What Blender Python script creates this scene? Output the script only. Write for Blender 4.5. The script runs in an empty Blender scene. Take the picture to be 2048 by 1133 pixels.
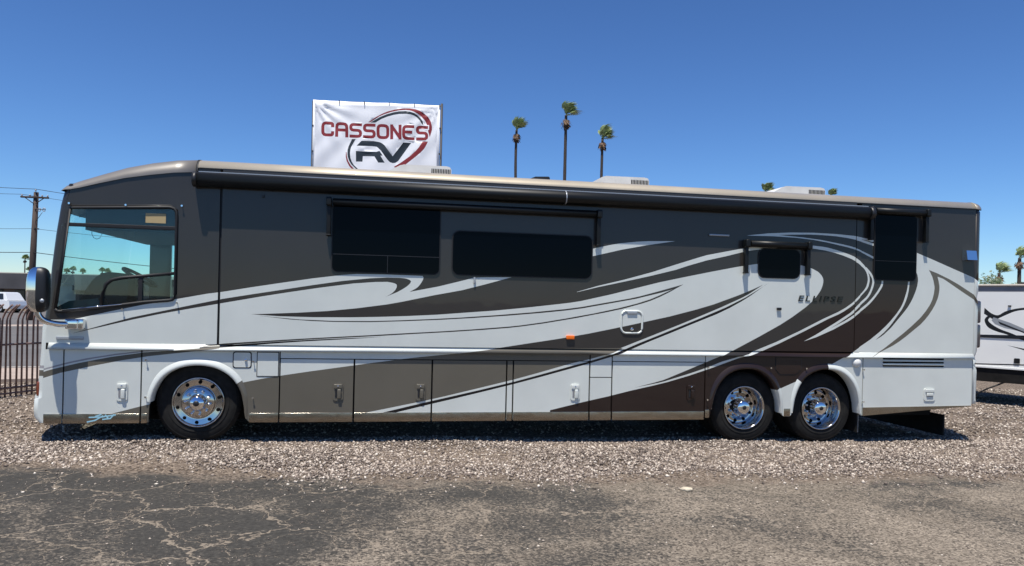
import bpy, bmesh, math, random
import numpy as np
from mathutils import Vector, Matrix
from mathutils.geometry import delaunay_2d_cdt

R = math.radians
SC = bpy.context.scene
COL = SC.collection

# ------------------------------------------------------------------ camera
cam_data = bpy.data.cameras.new('camera')
cam = bpy.data.objects.new('camera', cam_data)
COL.objects.link(cam)
CAM_POS = Vector((0.0, -9.6797, 1.8532))
YAW, ROLL = 0.18443677, 0.02310195
fwd = Vector((math.sin(YAW), math.cos(YAW), 0))
right0 = Vector((math.cos(YAW), -math.sin(YAW), 0))
up0 = Vector((0, 0, 1))
# the phone was held a little anticlockwise, so level things run down to the right
right = right0 * math.cos(ROLL) + up0 * math.sin(ROLL)
up = up0 * math.cos(ROLL) - right0 * math.sin(ROLL)
m = Matrix((right, up, -fwd)).transposed().to_4x4()
m.translation = CAM_POS
cam.matrix_world = m
cam_data.sensor_fit = 'HORIZONTAL'
cam_data.sensor_width = 36.0
cam_data.lens = 36.0 * 1479.0 / 2048.0
cam_data.shift_y = (607.4 - 566.5) / 2048.0
cam_data.clip_start = 0.05
cam_data.clip_end = 3000
SC.camera = cam

# ------------------------------------------------------------------ light
SUN_DIR = Vector((-0.16, -0.30, 1.0)).normalized()       # towards the sun
world = bpy.data.worlds.new('World')
SC.world = world
world.use_nodes = True
wn = world.node_tree.nodes
sky = wn.new('ShaderNodeTexSky')
sky.sky_type = 'NISHITA'
sky.sun_disc = False
sky.sun_elevation = math.asin(SUN_DIR.z)
sky.sun_rotation = math.atan2(SUN_DIR.x, SUN_DIR.y)
sky.altitude = 2000
sky.air_density = 1.3
sky.dust_density = 0.0
sky.ozone_density = 10.0
bg = wn['Background']
bg.inputs['Strength'].default_value = 0.060
gam = wn.new('ShaderNodeGamma')          # the phone's deeper, more saturated blue
gam.inputs['Gamma'].default_value = 1.3
world.node_tree.links.new(sky.outputs[0], gam.inputs['Color'])
world.node_tree.links.new(gam.outputs[0], bg.inputs['Color'])
sun_data = bpy.data.lights.new('sun', 'SUN')
sun_data.energy = 5.0
sun_data.angle = R(0.53)
sun_data.color = (1.0, 0.95, 0.87)
sun = bpy.data.objects.new('sun', sun_data)
COL.objects.link(sun)
sun.location = SUN_DIR * 60
sun.rotation_euler = (-SUN_DIR).to_track_quat('-Z', 'Y').to_euler()
SC.view_settings.view_transform = 'Standard'
SC.view_settings.look = 'None'
SC.view_settings.gamma = 1
SC.view_settings.use_curve_mapping = False
SC.view_settings.exposure = 0.35

# ------------------------------------------------------------------ materials
MATS = {}
def principled(name, col, rough=0.5, metal=0.0, coat=0.0, spec=0.5, emit=None):
    mt = bpy.data.materials.new(name)
    mt.use_nodes = True
    b = mt.node_tree.nodes['Principled BSDF']
    b.inputs['Base Color'].default_value = (*col, 1)
    b.inputs['Roughness'].default_value = rough
    b.inputs['Metallic'].default_value = metal
    b.inputs['Coat Weight'].default_value = coat
    b.inputs['Coat Roughness'].default_value = 0.03
    b.inputs['Specular IOR Level'].default_value = spec
    MATS[name] = mt
    return mt
def N(mt, kind, **kw):
    n = mt.node_tree.nodes.new(kind)
    for k, v in kw.items():
        setattr(n, k, v)
    return n
def L(mt, a, b):
    mt.node_tree.links.new(a, b)
def vary(mt, scale=3.0, amount=0.12, detail=4.0, rough_amount=0.0, bump=0.0, bump_scale=None, stretch=(1, 1, 1)):
    """uneven colour, gloss and fine relief, from noise in object space"""
    nt = mt.node_tree
    b = nt.nodes['Principled BSDF']
    tc = N(mt, 'ShaderNodeTexCoord')
    mp = N(mt, 'ShaderNodeMapping')
    mp.inputs['Scale'].default_value = stretch
    L(mt, tc.outputs['Object'], mp.inputs['Vector'])
    nz = N(mt, 'ShaderNodeTexNoise')
    nz.inputs['Scale'].default_value = scale
    nz.inputs['Detail'].default_value = detail
    L(mt, mp.outputs[0], nz.inputs['Vector'])
    mr = N(mt, 'ShaderNodeMapRange')
    mr.inputs['From Min'].default_value = 0.3
    mr.inputs['From Max'].default_value = 0.7
    mr.inputs['To Min'].default_value = 1 - amount
    mr.inputs['To Max'].default_value = 1 + amount
    L(mt, nz.outputs['Fac'], mr.inputs['Value'])
    mx = N(mt, 'ShaderNodeVectorMath', operation='SCALE')
    mx.inputs[0].default_value = b.inputs['Base Color'].default_value[:3]
    L(mt, mr.outputs[0], mx.inputs['Scale'])
    L(mt, mx.outputs[0], b.inputs['Base Color'])
    if rough_amount:
        r0 = b.inputs['Roughness'].default_value
        m2 = N(mt, 'ShaderNodeMapRange')
        m2.inputs['From Min'].default_value = 0.3
        m2.inputs['From Max'].default_value = 0.7
        m2.inputs['To Min'].default_value = max(0.01, r0 - rough_amount)
        m2.inputs['To Max'].default_value = r0 + rough_amount
        L(mt, nz.outputs['Fac'], m2.inputs['Value'])
        L(mt, m2.outputs[0], b.inputs['Roughness'])
    if bump:
        n2 = N(mt, 'ShaderNodeTexNoise')
        n2.inputs['Scale'].default_value = bump_scale or scale
        n2.inputs['Detail'].default_value = 2
        L(mt, mp.outputs[0], n2.inputs['Vector'])
        bp = N(mt, 'ShaderNodeBump')
        bp.inputs['Strength'].default_value = 1.0
        bp.inputs['Distance'].default_value = bump
        L(mt, n2.outputs['Fac'], bp.inputs['Height'])
        L(mt, bp.outputs[0], b.inputs['Normal'])
        if 'Coat Normal' in b.inputs:
            L(mt, bp.outputs[0], b.inputs['Coat Normal'])
    return mt

# coach paint: clear-coated, very slightly wavy sheet so that reflections wander
for nm, col, rg in (('white', (0.635, 0.66, 0.615), 0.42), ('charcoal', (0.036, 0.032, 0.028), 0.40), ('taupe', (0.122, 0.110, 0.086), 0.40),
                    ('brown', (0.021, 0.0115, 0.0085), 0.40), ('black_brown', (0.008, 0.006, 0.006), 0.38), ('greystripe', (0.30, 0.29, 0.30), 0.4),
                    ('champagne', (0.46, 0.40, 0.30), 0.42)):
    mt = principled(nm, col, rg, 0.0, 0.45, 0.25)
    vary(mt, 1.3, 0.06, 6, 0.05, 0.0016, 2.0)
MATS['champagne'].node_tree.nodes['Principled BSDF'].inputs['Metallic'].default_value = 0.3
for nm in ('white', 'charcoal', 'taupe', 'brown'):      # fine metallic flake
    b = MATS[nm].node_tree.nodes['Principled BSDF']
    b.inputs['Metallic'].default_value = 0.12
vary(principled('awning_black', (0.006, 0.007, 0.007), 0.45, 0.0, 0.0, 0.30), 2, 0.2, 3, 0.06, stretch=(0.3, 4, 4))
principled('black_plastic', (0.012, 0.012, 0.013), 0.45)
principled('gasket', (0.006, 0.006, 0.007), 0.6)
principled('void', (0.004, 0.004, 0.004), 0.9, spec=0.1)
vary(principled('underbody', (0.012, 0.011, 0.010), 0.8, spec=0.2), 6, 0.4)
principled('dark_glass', (0.0006, 0.0012, 0.0028), 0.015, 0, 0, 0.07)
principled('chrome', (0.78, 0.79, 0.80), 0.05, 1.0)
vary(principled('polished_wheel', (0.52, 0.51, 0.50), 0.10, 1.0), 9, 0.08, 4, 0.05)
vary(principled('stainless', (0.36, 0.325, 0.275), 0.18, 1.0), 5, 0.08, 4, 0.05, 0.0012, 14, stretch=(1, 1, 2))
vary(principled('rubber', (0.014, 0.0135, 0.0125), 0.8, spec=0.25), 14, 0.35, 5)
principled('marker_orange', (0.85, 0.16, 0.01), 0.25)
principled('lamp_amber', (0.20, 0.045, 0.02), 0.25, 0, 0.4)
principled('tail_lens', (0.10, 0.095, 0.11), 0.12, 0.5, 0.6)
principled('paper_tan', (0.42, 0.32, 0.16), 0.7)
principled('chalk_blue', (0.28, 0.52, 0.62), 0.8)
vary(principled('interior_dark', (0.020, 0.021, 0.024), 0.7), 8, 0.3)
vary(principled('interior_grey', (0.11, 0.115, 0.11), 0.6), 8, 0.2)
vary(principled('ac_white', (0.62, 0.62, 0.60), 0.5), 6, 0.08)
principled('lens_clear', (0.75, 0.80, 0.85), 0.12, 0.3, 0.6)
vary(principled('roof_membrane', (0.55, 0.54, 0.50), 0.6), 3, 0.1)
vary(principled('banner', (0.80, 0.81, 0.83), 0.55), 1.2, 0.03)
vary(principled('red', (0.24, 0.018, 0.022), 0.55), 1.2, 0.08)
vary(principled('navy', (0.012, 0.022, 0.032), 0.55), 1.2, 0.1)
vary(principled('sign_steel', (0.03, 0.03, 0.035), 0.6), 3, 0.2)
vary(principled('fence_rust', (0.20, 0.125, 0.105), 0.75), 9, 0.35, 5)
vary(principled('pole_wood', (0.060, 0.042, 0.034), 0.85), 3, 0.3, 5, 0, 0.004, 12, stretch=(6, 6, 0.6))
principled('insulator', (0.35, 0.35, 0.37), 0.3)
principled('wire', (0.02, 0.02, 0.022), 0.6)
vary(principled('bark', (0.055, 0.042, 0.034), 0.9), 5, 0.35, 5, 0, 0.02, 6, stretch=(1, 1, 5))
vary(principled('dead_frond', (0.14, 0.085, 0.050), 0.85), 4, 0.45, 4)
for nm, col in (('frond', (0.22, 0.28, 0.11)), ('leaf', (0.055, 0.085, 0.03))):
    mt = vary(principled(nm, col, 0.5), 2.5, 0.4, 4)
vary(principled('trailer_white', (0.84, 0.84, 0.80), 0.4, 0, 0.4), 1.3, 0.03, 4, 0, 0.0008, 2)
principled('black', (0.010, 0.010, 0.012), 0.3, 0, 0.5)
principled('silver', (0.34, 0.36, 0.38), 0.3, 0.2, 0.5)
vary(principled('trailer_grey', (0.22, 0.22, 0.23), 0.5), 3, 0.1)
vary(principled('cream', (0.62, 0.55, 0.45), 0.5), 3, 0.06)
vary(principled('wall_brown', (0.11, 0.088, 0.082), 0.85), 0.6, 0.15)
vary(principled('wall_dark', (0.060, 0.060, 0.066), 0.85), 0.5, 0.2)
vary(principled('wall_pale', (0.52, 0.50, 0.46), 0.8), 0.5, 0.1)
vary(principled('roof_pale', (0.50, 0.46, 0.38), 0.7), 0.5, 0.12)
principled('window_dark', (0.02, 0.023, 0.028), 0.1)
principled('car_white', (0.72, 0.73, 0.74), 0.3, 0, 0.8)
vary(principled('sidewalk', (0.36, 0.29, 0.24), 0.9), 1.5, 0.12, 5)
vary(principled('road', (0.115, 0.108, 0.102), 0.9), 0.6, 0.15, 5)
vary(principled('kerb', (0.38, 0.35, 0.31), 0.9), 2, 0.12, 5)

def clear_glass(name, tint, body=0.0):
    mt = bpy.data.materials.new(name)
    mt.use_nodes = True
    nt = mt.node_tree
    nt.nodes.clear()
    out = N(mt, 'ShaderNodeOutputMaterial')
    tr = N(mt, 'ShaderNodeBsdfTransparent')
    tr.inputs['Color'].default_value = (*tint, 1)
    gl = N(mt, 'ShaderNodeBsdfGlossy')
    gl.inputs['Roughness'].default_value = 0.01
    fr = N(mt, 'ShaderNodeFresnel')
    fr.inputs['IOR'].default_value = 1.5
    mx = N(mt, 'ShaderNodeMixShader')
    L(mt, fr.outputs[0], mx.inputs[0])
    L(mt, tr.outputs[0], mx.inputs[1])
    L(mt, gl.outputs[0], mx.inputs[2])
    L(mt, mx.outputs[0], out.inputs['Surface'])
    MATS[name] = mt
clear_glass('cab_glass', (0.80, 0.95, 0.95))
clear_glass('windshield_glass', (0.84, 0.97, 0.97))

# ground: cracked asphalt in front, gravel and dirt behind
def ground_material():
    mt = bpy.data.materials.new('ground')
    mt.use_nodes = True
    MATS['ground'] = mt
    b = mt.node_tree.nodes['Principled BSDF']
    b.inputs['Roughness'].default_value = 0.92
    b.inputs['Specular IOR Level'].default_value = 0.08
    tc = N(mt, 'ShaderNodeTexCoord')
    P = tc.outputs['Object']
    sep = N(mt, 'ShaderNodeSeparateXYZ')
    L(mt, P, sep.inputs[0])
    def noise(scale, detail=4, rough=0.55, vec=P, dist=0.0):
        n = N(mt, 'ShaderNodeTexNoise')
        n.inputs['Scale'].default_value = scale
        n.inputs['Detail'].default_value = detail
        n.inputs['Roughness'].default_value = rough
        n.inputs['Distortion'].default_value = dist
        L(mt, vec, n.inputs['Vector'])
        return n
    def rng(src, a, c, lo=0.0, hi=1.0, smooth=False):
        r = N(mt, 'ShaderNodeMapRange')
        if smooth:
            r.interpolation_type = 'SMOOTHSTEP'
        r.inputs['From Min'].default_value = a
        r.inputs['From Max'].default_value = c
        r.inputs['To Min'].default_value = lo
        r.inputs['To Max'].default_value = hi
        L(mt, src, r.inputs['Value'])
        return r.outputs[0]
    def math2(op, a, c, clamp=False):
        n = N(mt, 'ShaderNodeMath', operation=op)
        n.use_clamp = clamp
        for i, v in enumerate((a, c)):
            if isinstance(v, (int, float)):
                n.inputs[i].default_value = v
            else:
                L(mt, v, n.inputs[i])
        return n.outputs[0]
    def mix(f, a, c):
        n = N(mt, 'ShaderNodeMix', data_type='RGBA')
        if isinstance(f, (int, float)):
            n.inputs[0].default_value = f
        else:
            L(mt, f, n.inputs[0])
        for i, v in ((6, a), (7, c)):
            if isinstance(v, tuple):
                n.inputs[i].default_value = (*v, 1)
            else:
                L(mt, v, n.inputs[i])
        return n.outputs[2]
    # asphalt colour: bleached binder, exposed aggregate
    fine = noise(150, 3, 0.7)
    mid = noise(28, 5, 0.7)
    patch = noise(0.55, 6, 0.66, dist=0.8)
    asp = mix(rng(mid.outputs['Fac'], 0.3, 0.7), (0.033, 0.032, 0.030), (0.074, 0.070, 0.063))
    speck = rng(fine.outputs['Fac'], 0.60, 0.72)
    asp = mix(math2('MULTIPLY', speck, 0.45), asp, (0.20, 0.17, 0.135))
    def grit(scale, lo, hi):
        v = N(mt, 'ShaderNodeTexVoronoi', feature='F1')
        v.inputs['Scale'].default_value = scale
        L(mt, P, v.inputs['Vector'])
        sp = N(mt, 'ShaderNodeSeparateColor')
        L(mt, v.outputs['Color'], sp.inputs[0])
        return rng(sp.outputs[0], lo, hi), v.outputs['Distance']
    g1, g1d = grit(62, 0.05, 0.95)
    dirt = mix(g1, (0.060, 0.050, 0.040), (0.330, 0.278, 0.218))
    dirt = mix(rng(noise(6, 4, 0.7).outputs['Fac'], 0.35, 0.7, 0.0, 0.45), dirt, (0.20, 0.168, 0.130))
    tonal = noise(0.8, 6, 0.65, dist=0.6)
    ts = N(mt, 'ShaderNodeVectorMath', operation='SCALE')
    L(mt, dirt, ts.inputs[0])
    L(mt, rng(tonal.outputs['Fac'], 0.32, 0.68, 0.70, 1.30), ts.inputs['Scale'])
    dirt = ts.outputs[0]
    # dirt lies in drifts, more of it to the right
    drift = math2('ADD', patch.outputs['Fac'], rng(sep.outputs['X'], -3.0, 3.0, -0.09, 0.12))
    drift = math2('ADD', drift, rng(mid.outputs['Fac'], 0.3, 0.7, -0.10, 0.10))
    drift = math2('ADD', drift, rng(g1, 0.0, 1.0, -0.06, 0.06))
    drift = rng(drift, 0.44, 0.70, 0.0, 0.9, True)
    # cracks: two sizes of wandering voronoi edges, filled with pale dirt
    warp = noise(0.9, 5, 0.65)
    wv = N(mt, 'ShaderNodeVectorMath', operation='SCALE')
    L(mt, warp.outputs['Color'], wv.inputs[0])
    wv.inputs['Scale'].default_value = 1.1
    wa = N(mt, 'ShaderNodeVectorMath', operation='ADD')
    L(mt, P, wa.inputs[0])
    L(mt, wv.outputs[0], wa.inputs[1])
    jag = noise(9, 4, 0.7)
    js = N(mt, 'ShaderNodeVectorMath', operation='SCALE')
    L(mt, jag.outputs['Color'], js.inputs[0])
    js.inputs['Scale'].default_value = 0.12
    jv = N(mt, 'ShaderNodeVectorMath', operation='ADD')
    L(mt, wa.outputs[0], jv.inputs[0])
    L(mt, js.outputs[0], jv.inputs[1])
    cracks = None
    for sc, w, keep in ((0.7, 0.010, 0.22), (1.9, 0.014, 0.34), (4.6, 0.024, 0.50)):
        v = N(mt, 'ShaderNodeTexVoronoi', feature='DISTANCE_TO_EDGE')
        v.inputs['Scale'].default_value = sc
        L(mt, jv.outputs[0], v.inputs['Vector'])
        wn_ = noise(1.7, 3)
        width = rng(wn_.outputs['Fac'], keep, keep + 0.2, 0.0, w)
        c = math2('SUBTRACT', 1.0, math2('DIVIDE', v.outputs['Distance'], math2('ADD', width, 0.0005)), True)
        c = math2('MULTIPLY', c, 2.2, True)
        cracks = c if cracks is None else math2('MAXIMUM', cracks, c)
    dirtmask = math2('MAXIMUM', drift, math2('MULTIPLY', cracks, 0.9))
    front = mix(dirtmask, asp, dirt)
    front = mix(math2('MULTIPLY', cracks, 0.55), front, (0.27, 0.225, 0.175))
    # old drips of oil and dark patching tar
    oil = noise(1.3, 3, 0.5, dist=1.2)
    front = mix(rng(oil.outputs['Fac'], 0.68, 0.80, 0.0, 0.35, True), front, (0.022, 0.021, 0.020))
    # gravel bed colour between the stones
    g2, g2d = grit(44, 0.1, 0.95)
    grav = mix(g2, (0.075, 0.058, 0.045), (0.30, 0.240, 0.186))
    edge = math2('ADD', sep.outputs['Y'], rng(noise(0.8, 5, 0.7).outputs['Fac'], 0.25, 0.75, -0.45, 0.45))
    edge = math2('SUBTRACT', edge, rng(sep.outputs['X'], -4.5, 0.5, 0.85, 0.0))
    gm = rng(edge, -2.35, -1.95, 0.0, 1.0, True)
    colr = mix(gm, front, grav)
    L(mt, colr, b.inputs['Base Color'])
    bp = N(mt, 'ShaderNodeBump')
    bp.inputs['Strength'].default_value = 1.0
    bp.inputs['Distance'].default_value = 0.006
    hgt = math2('ADD', math2('MULTIPLY', fine.outputs['Fac'], 0.6), math2('MULTIPLY', mid.outputs['Fac'], 1.4))
    hgt = math2('SUBTRACT', hgt, math2('MULTIPLY', cracks, 0.5))
    hgt = math2('SUBTRACT', hgt, math2('MULTIPLY', gm, math2('MULTIPLY', g2d, 3.0)))
    hgt = math2('SUBTRACT', hgt, math2('MULTIPLY', dirtmask, math2('MULTIPLY', g1d, 1.2)))
    L(mt, hgt, bp.inputs['Height'])
    L(mt, bp.outputs[0], b.inputs['Normal'])
ground_material()

def stone_material():
    mt = principled('stone', (0.4, 0.34, 0.29), 0.85)
    at = N(mt, 'ShaderNodeAttribute', attribute_name='tone')
    rp = N(mt, 'ShaderNodeValToRGB')
    cr = rp.color_ramp
    cr.elements[0].color = (0.050, 0.040, 0.034, 1)
    cr.elements[1].color = (0.74, 0.67, 0.57, 1)
    for pos, c in ((0.3, (0.165, 0.128, 0.104, 1)), (0.55, (0.30, 0.245, 0.200, 1)), (0.8, (0.50, 0.425, 0.350, 1))):
        e = cr.elements.new(pos)
        e.color = c
    L(mt, at.outputs['Fac'], rp.inputs[0])
    L(mt, rp.outputs[0], mt.node_tree.nodes['Principled BSDF'].inputs['Base Color'])
stone_material()

# ------------------------------------------------------------------ building blocks
def tag(o, label=None, cat=None, group=None, kind=None):
    if label: o['label'] = label
    if cat: o['category'] = cat
    if group: o['group'] = group
    if kind: o['kind'] = kind
    return o
def empty(name, loc=(0, 0, 0), rz=0.0):
    o = bpy.data.objects.new(name, None)
    COL.objects.link(o)
    o.location = loc
    o.rotation_euler = (0, 0, rz)
    o.empty_display_size = 0.3
    return o
class MB:
    """collects shapes; build() links them as ONE mesh object"""
    def __init__(s):
        s.v, s.f, s.m, s.sm = [], [], [], []
    def face(s, idx, mi=0, smooth=False):
        s.f.append(tuple(idx)); s.m.append(mi); s.sm.append(smooth)
    def add(s, vs, fs, mi=0, smooth=False):
        b = len(s.v)
        s.v.extend([tuple(q) for q in vs])
        for f in fs:
            s.face([b + i for i in f], mi, smooth)
    def box(s, lo, hi, mi=0, bev=0.0):
        (x0, y0, z0), (x1, y1, z1) = lo, hi
        if bev <= 0:
            s.add([(x0, y0, z0), (x1, y0, z0), (x1, y1, z0), (x0, y1, z0), (x0, y0, z1), (x1, y0, z1), (x1, y1, z1), (x0, y1, z1)],
                  [(0, 3, 2, 1), (4, 5, 6, 7), (0, 1, 5, 4), (1, 2, 6, 5), (2, 3, 7, 6), (3, 0, 4, 7)], mi)
        else:
            bm = bmesh.new()
            bmesh.ops.create_cube(bm, size=1)
            for v in bm.verts:
                v.co = Vector(((x0 + x1) / 2 + v.co.x * (x1 - x0), (y0 + y1) / 2 + v.co.y * (y1 - y0), (z0 + z1) / 2 + v.co.z * (z1 - z0)))
            bmesh.ops.bevel(bm, geom=bm.edges[:], offset=bev, segments=3, affect='EDGES', profile=0.6)
            s.bm(bm, mi, True)
    def bm(s, bm, mi=0, smooth=False):
        bm.verts.ensure_lookup_table()
        b = len(s.v)
        bm.verts.index_update()
        s.v.extend([tuple(v.co) for v in bm.verts])
        for f in bm.faces:
            s.face([b + v.index for v in f.verts], mi, smooth)
        bm.free()
    def tube(s, pts, r, seg=8, mi=0, cap=True, smooth=True):
        pts = [Vector(q) for q in pts]
        rs = r if isinstance(r, (list, tuple)) else [r] * len(pts)
        b = len(s.v)
        ref = Vector((0.13, 0.27, 1)).normalized()
        for i, q in enumerate(pts):
            t = (pts[min(i + 1, len(pts) - 1)] - pts[max(i - 1, 0)]).normalized()
            rr = ref if abs(t.dot(ref)) < 0.95 else Vector((1, 0, 0))
            u = t.cross(rr).normalized()
            w = t.cross(u)
            for k in range(seg):
                a = 2 * math.pi * k / seg
                s.v.append(tuple(q + (u * math.cos(a) + w * math.sin(a)) * rs[i]))
        for i in range(len(pts) - 1):
            for k in range(seg):
                k2 = (k + 1) % seg
                s.face((b + i * seg + k, b + i * seg + k2, b + (i + 1) * seg + k2, b + (i + 1) * seg + k), mi, smooth)
        if cap:
            s.face([b + k for k in range(seg)][::-1], mi)
            s.face([b + (len(pts) - 1) * seg + k for k in range(seg)], mi)
    def lathe(s, prof, centre, seg=40, mi=0, axis='y', smooth=True, closed=False):
        """prof: (radius, offset along the axis)"""
        b = len(s.v)
        c = Vector(centre)
        for r_, o in prof:
            for k in range(seg):
                a = 2 * math.pi * k / seg
                if axis == 'y':
                    q = c + Vector((r_ * math.cos(a), o, r_ * math.sin(a)))
                else:
                    q = c + Vector((r_ * math.cos(a), r_ * math.sin(a), o))
                s.v.append(tuple(q))
        n = len(prof)
        for i in range(n if closed else n - 1):
            for k in range(seg):
                k2 = (k + 1) % seg
                j = (i + 1) % n
                s.face((b + i * seg + k, b + i * seg + k2, b + j * seg + k2, b + j * seg + k), mi, smooth)
    def prism(s, poly, y0, y1, mi=0, smooth=False):
        """polygon of (x, z) pushed from y0 to y1 (y0 faces the camera side)"""
        if sum(a[0] * c[1] - c[0] * a[1] for a, c in zip(poly, poly[1:] + poly[:1])) < 0:
            poly = poly[::-1]
        n = len(poly)
        vs = [(x, y0, z) for x, z in poly] + [(x, y1, z) for x, z in poly]
        fs = [tuple(range(n)), tuple(range(2 * n - 1, n - 1, -1))]
        s.add(vs, fs, mi)
        b = len(s.v) - 2 * n
        for i in range(n):
            j = (i + 1) % n
            s.face((b + j, b + i, b + n + i, b + n + j), mi, smooth)
    def prune(s):
        used = sorted({i for f in s.f for i in f})
        mp = {a: b for b, a in enumerate(used)}
        s.v = [s.v[i] for i in used]
        s.f = [tuple(mp[i] for i in f) for f in s.f]
    def build(s, name, mats, parent=None, loc=None):
        me = bpy.data.meshes.new(name)
        me.from_pydata(s.v, [], s.f)
        mats = [mats] if isinstance(mats, str) else mats
        for q in mats:
            me.materials.append(MATS[q])
        me.polygons.foreach_set('material_index', s.m)
        me.polygons.foreach_set('use_smooth', s.sm)
        me.update()
        o = bpy.data.objects.new(name, me)
        COL.objects.link(o)
        if parent is not None:
            o.parent = parent
        if loc is not None:
            o.location = loc
        return o
def box_part(name, lo, hi, mat, parent, bev=0.0):
    b = MB(); b.box(lo, hi, 0, bev)
    return b.build(name, mat, parent)
def rrect(x0, z0, x1, z1, r, seg=5):
    o = []
    for cx, cz, a0 in ((x1 - r, z0 + r, -90), (x1 - r, z1 - r, 0), (x0 + r, z1 - r, 90), (x0 + r, z0 + r, 180)):
        for k in range(seg + 1):
            a = R(a0 + 90 * k / seg)
            o.append((cx + r * math.cos(a), cz + r * math.sin(a)))
    return o
def inside(px, pz, poly):
    q = np.asarray(poly)
    x0, z0 = q[:, 0][None], q[:, 1][None]
    x1, z1 = np.roll(q[:, 0], -1)[None], np.roll(q[:, 1], -1)[None]
    c = ((z0 > pz[:, None]) != (z1 > pz[:, None]))
    with np.errstate(divide='ignore', invalid='ignore'):
        xi = (x1 - x0) * (pz[:, None] - z0) / (z1 - z0) + x0
    return (np.sum(c & (px[:, None] < xi), axis=1) % 2) == 1
def painted(name, outline, y, thick, parent, paint, base, holes=(), extra=(), warp=None, bot=None):
    """flat panel in the x-z plane cut into areas of paint; a real slab with edges"""
    q = np.asarray(outline)
    lo, hi = q.min(0), q.max(0)
    coords, edges = [], []
    loops = [outline] + list(holes)
    use = []
    for mname, poly in paint:
        a = np.asarray(poly)
        if (a.max(0) < lo).any() or (a.min(0) > hi).any():
            continue
        use.append((mname, poly)); loops.append(poly)
    for lp in loops:
        b0 = len(coords)
        n = len(lp)
        coords.extend([Vector((float(a), float(c))) for a, c in lp])
        edges.extend([(b0 + i, b0 + (i + 1) % n) for i in range(n)])
    coords.extend([Vector((float(a), float(c))) for a, c in extra])
    vs, _, fs, *_r = delaunay_2d_cdt(coords, edges, [], 0, 1e-5)
    V = np.array([(v.x, v.y) for v in vs])
    F = np.array([f[:] for f in fs if len(f) == 3])
    C = V[F].mean(1)
    keep = inside(C[:, 0], C[:, 1], outline)
    for h in holes:
        keep &= ~inside(C[:, 0], C[:, 1], h)
    F, C = F[keep], C[keep]
    names = [base]
    mi = np.zeros(len(F), int)
    for mname, poly in use:
        if mname not in names:
            names.append(mname)
        mi[inside(C[:, 0], C[:, 1], poly)] = names.index(mname)
    A = V[F]
    area = (A[:, 1, 0] - A[:, 0, 0]) * (A[:, 2, 1] - A[:, 0, 1]) - (A[:, 1, 1] - A[:, 0, 1]) * (A[:, 2, 0] - A[:, 0, 0])
    F[area < 0] = F[area < 0][:, ::-1]
    used = np.unique(F)
    remap = -np.ones(len(V), int); remap[used] = np.arange(len(used))
    F = remap[F]; V = V[used]; n = len(V)
    mb = MB()
    fy = (lambda x, z: y) if warp is None else (lambda x, z: y + warp(x, z))
    ys = [fy(a, c) for a, c in V]
    mb.v = [(a, yy, c) for (a, c), yy in zip(V.tolist(), ys)] + [(a, yy + thick, c) for (a, c), yy in zip(V.tolist(), ys)]
    cnt = {}
    for f, k in zip(F.tolist(), mi.tolist()):
        mb.face(f, k, warp is not None)
        mb.face((f[2] + n, f[1] + n, f[0] + n), k if bot is None else bot, warp is not None)
        for i in range(3):
            a, c = f[i], f[(i + 1) % 3]
            if (c, a) in cnt:
                del cnt[(c, a)]
            else:
                cnt[(a, c)] = k
    for (a, c), k in cnt.items():
        mb.face((c, a, a + n, c + n), k)
    return mb.build(name, names, parent)
def stroke_poly(pts, w):
    P = [Vector(q) for q in pts]
    Lf, Rt = [], []
    for i, q in enumerate(P):
        t = (P[min(i + 1, len(P) - 1)] - P[max(i - 1, 0)]).normalized()
        nn = Vector((-t.y, t.x)) * w / 2
        Lf.append(tuple(q + nn)); Rt.append(tuple(q - nn))
    return Lf + Rt[::-1]
def copy_tree(o, parent=None):
    c = o.copy()
    COL.objects.link(c)
    c.parent = parent
    for ch in list(o.children):
        copy_tree(ch, c)
    return c
def zg(x):
    """the lot falls slightly towards the rear of the coach"""
    x = np.clip(x, -9.0, 17.0)
    return 0.015 - 0.0125 * x

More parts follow.
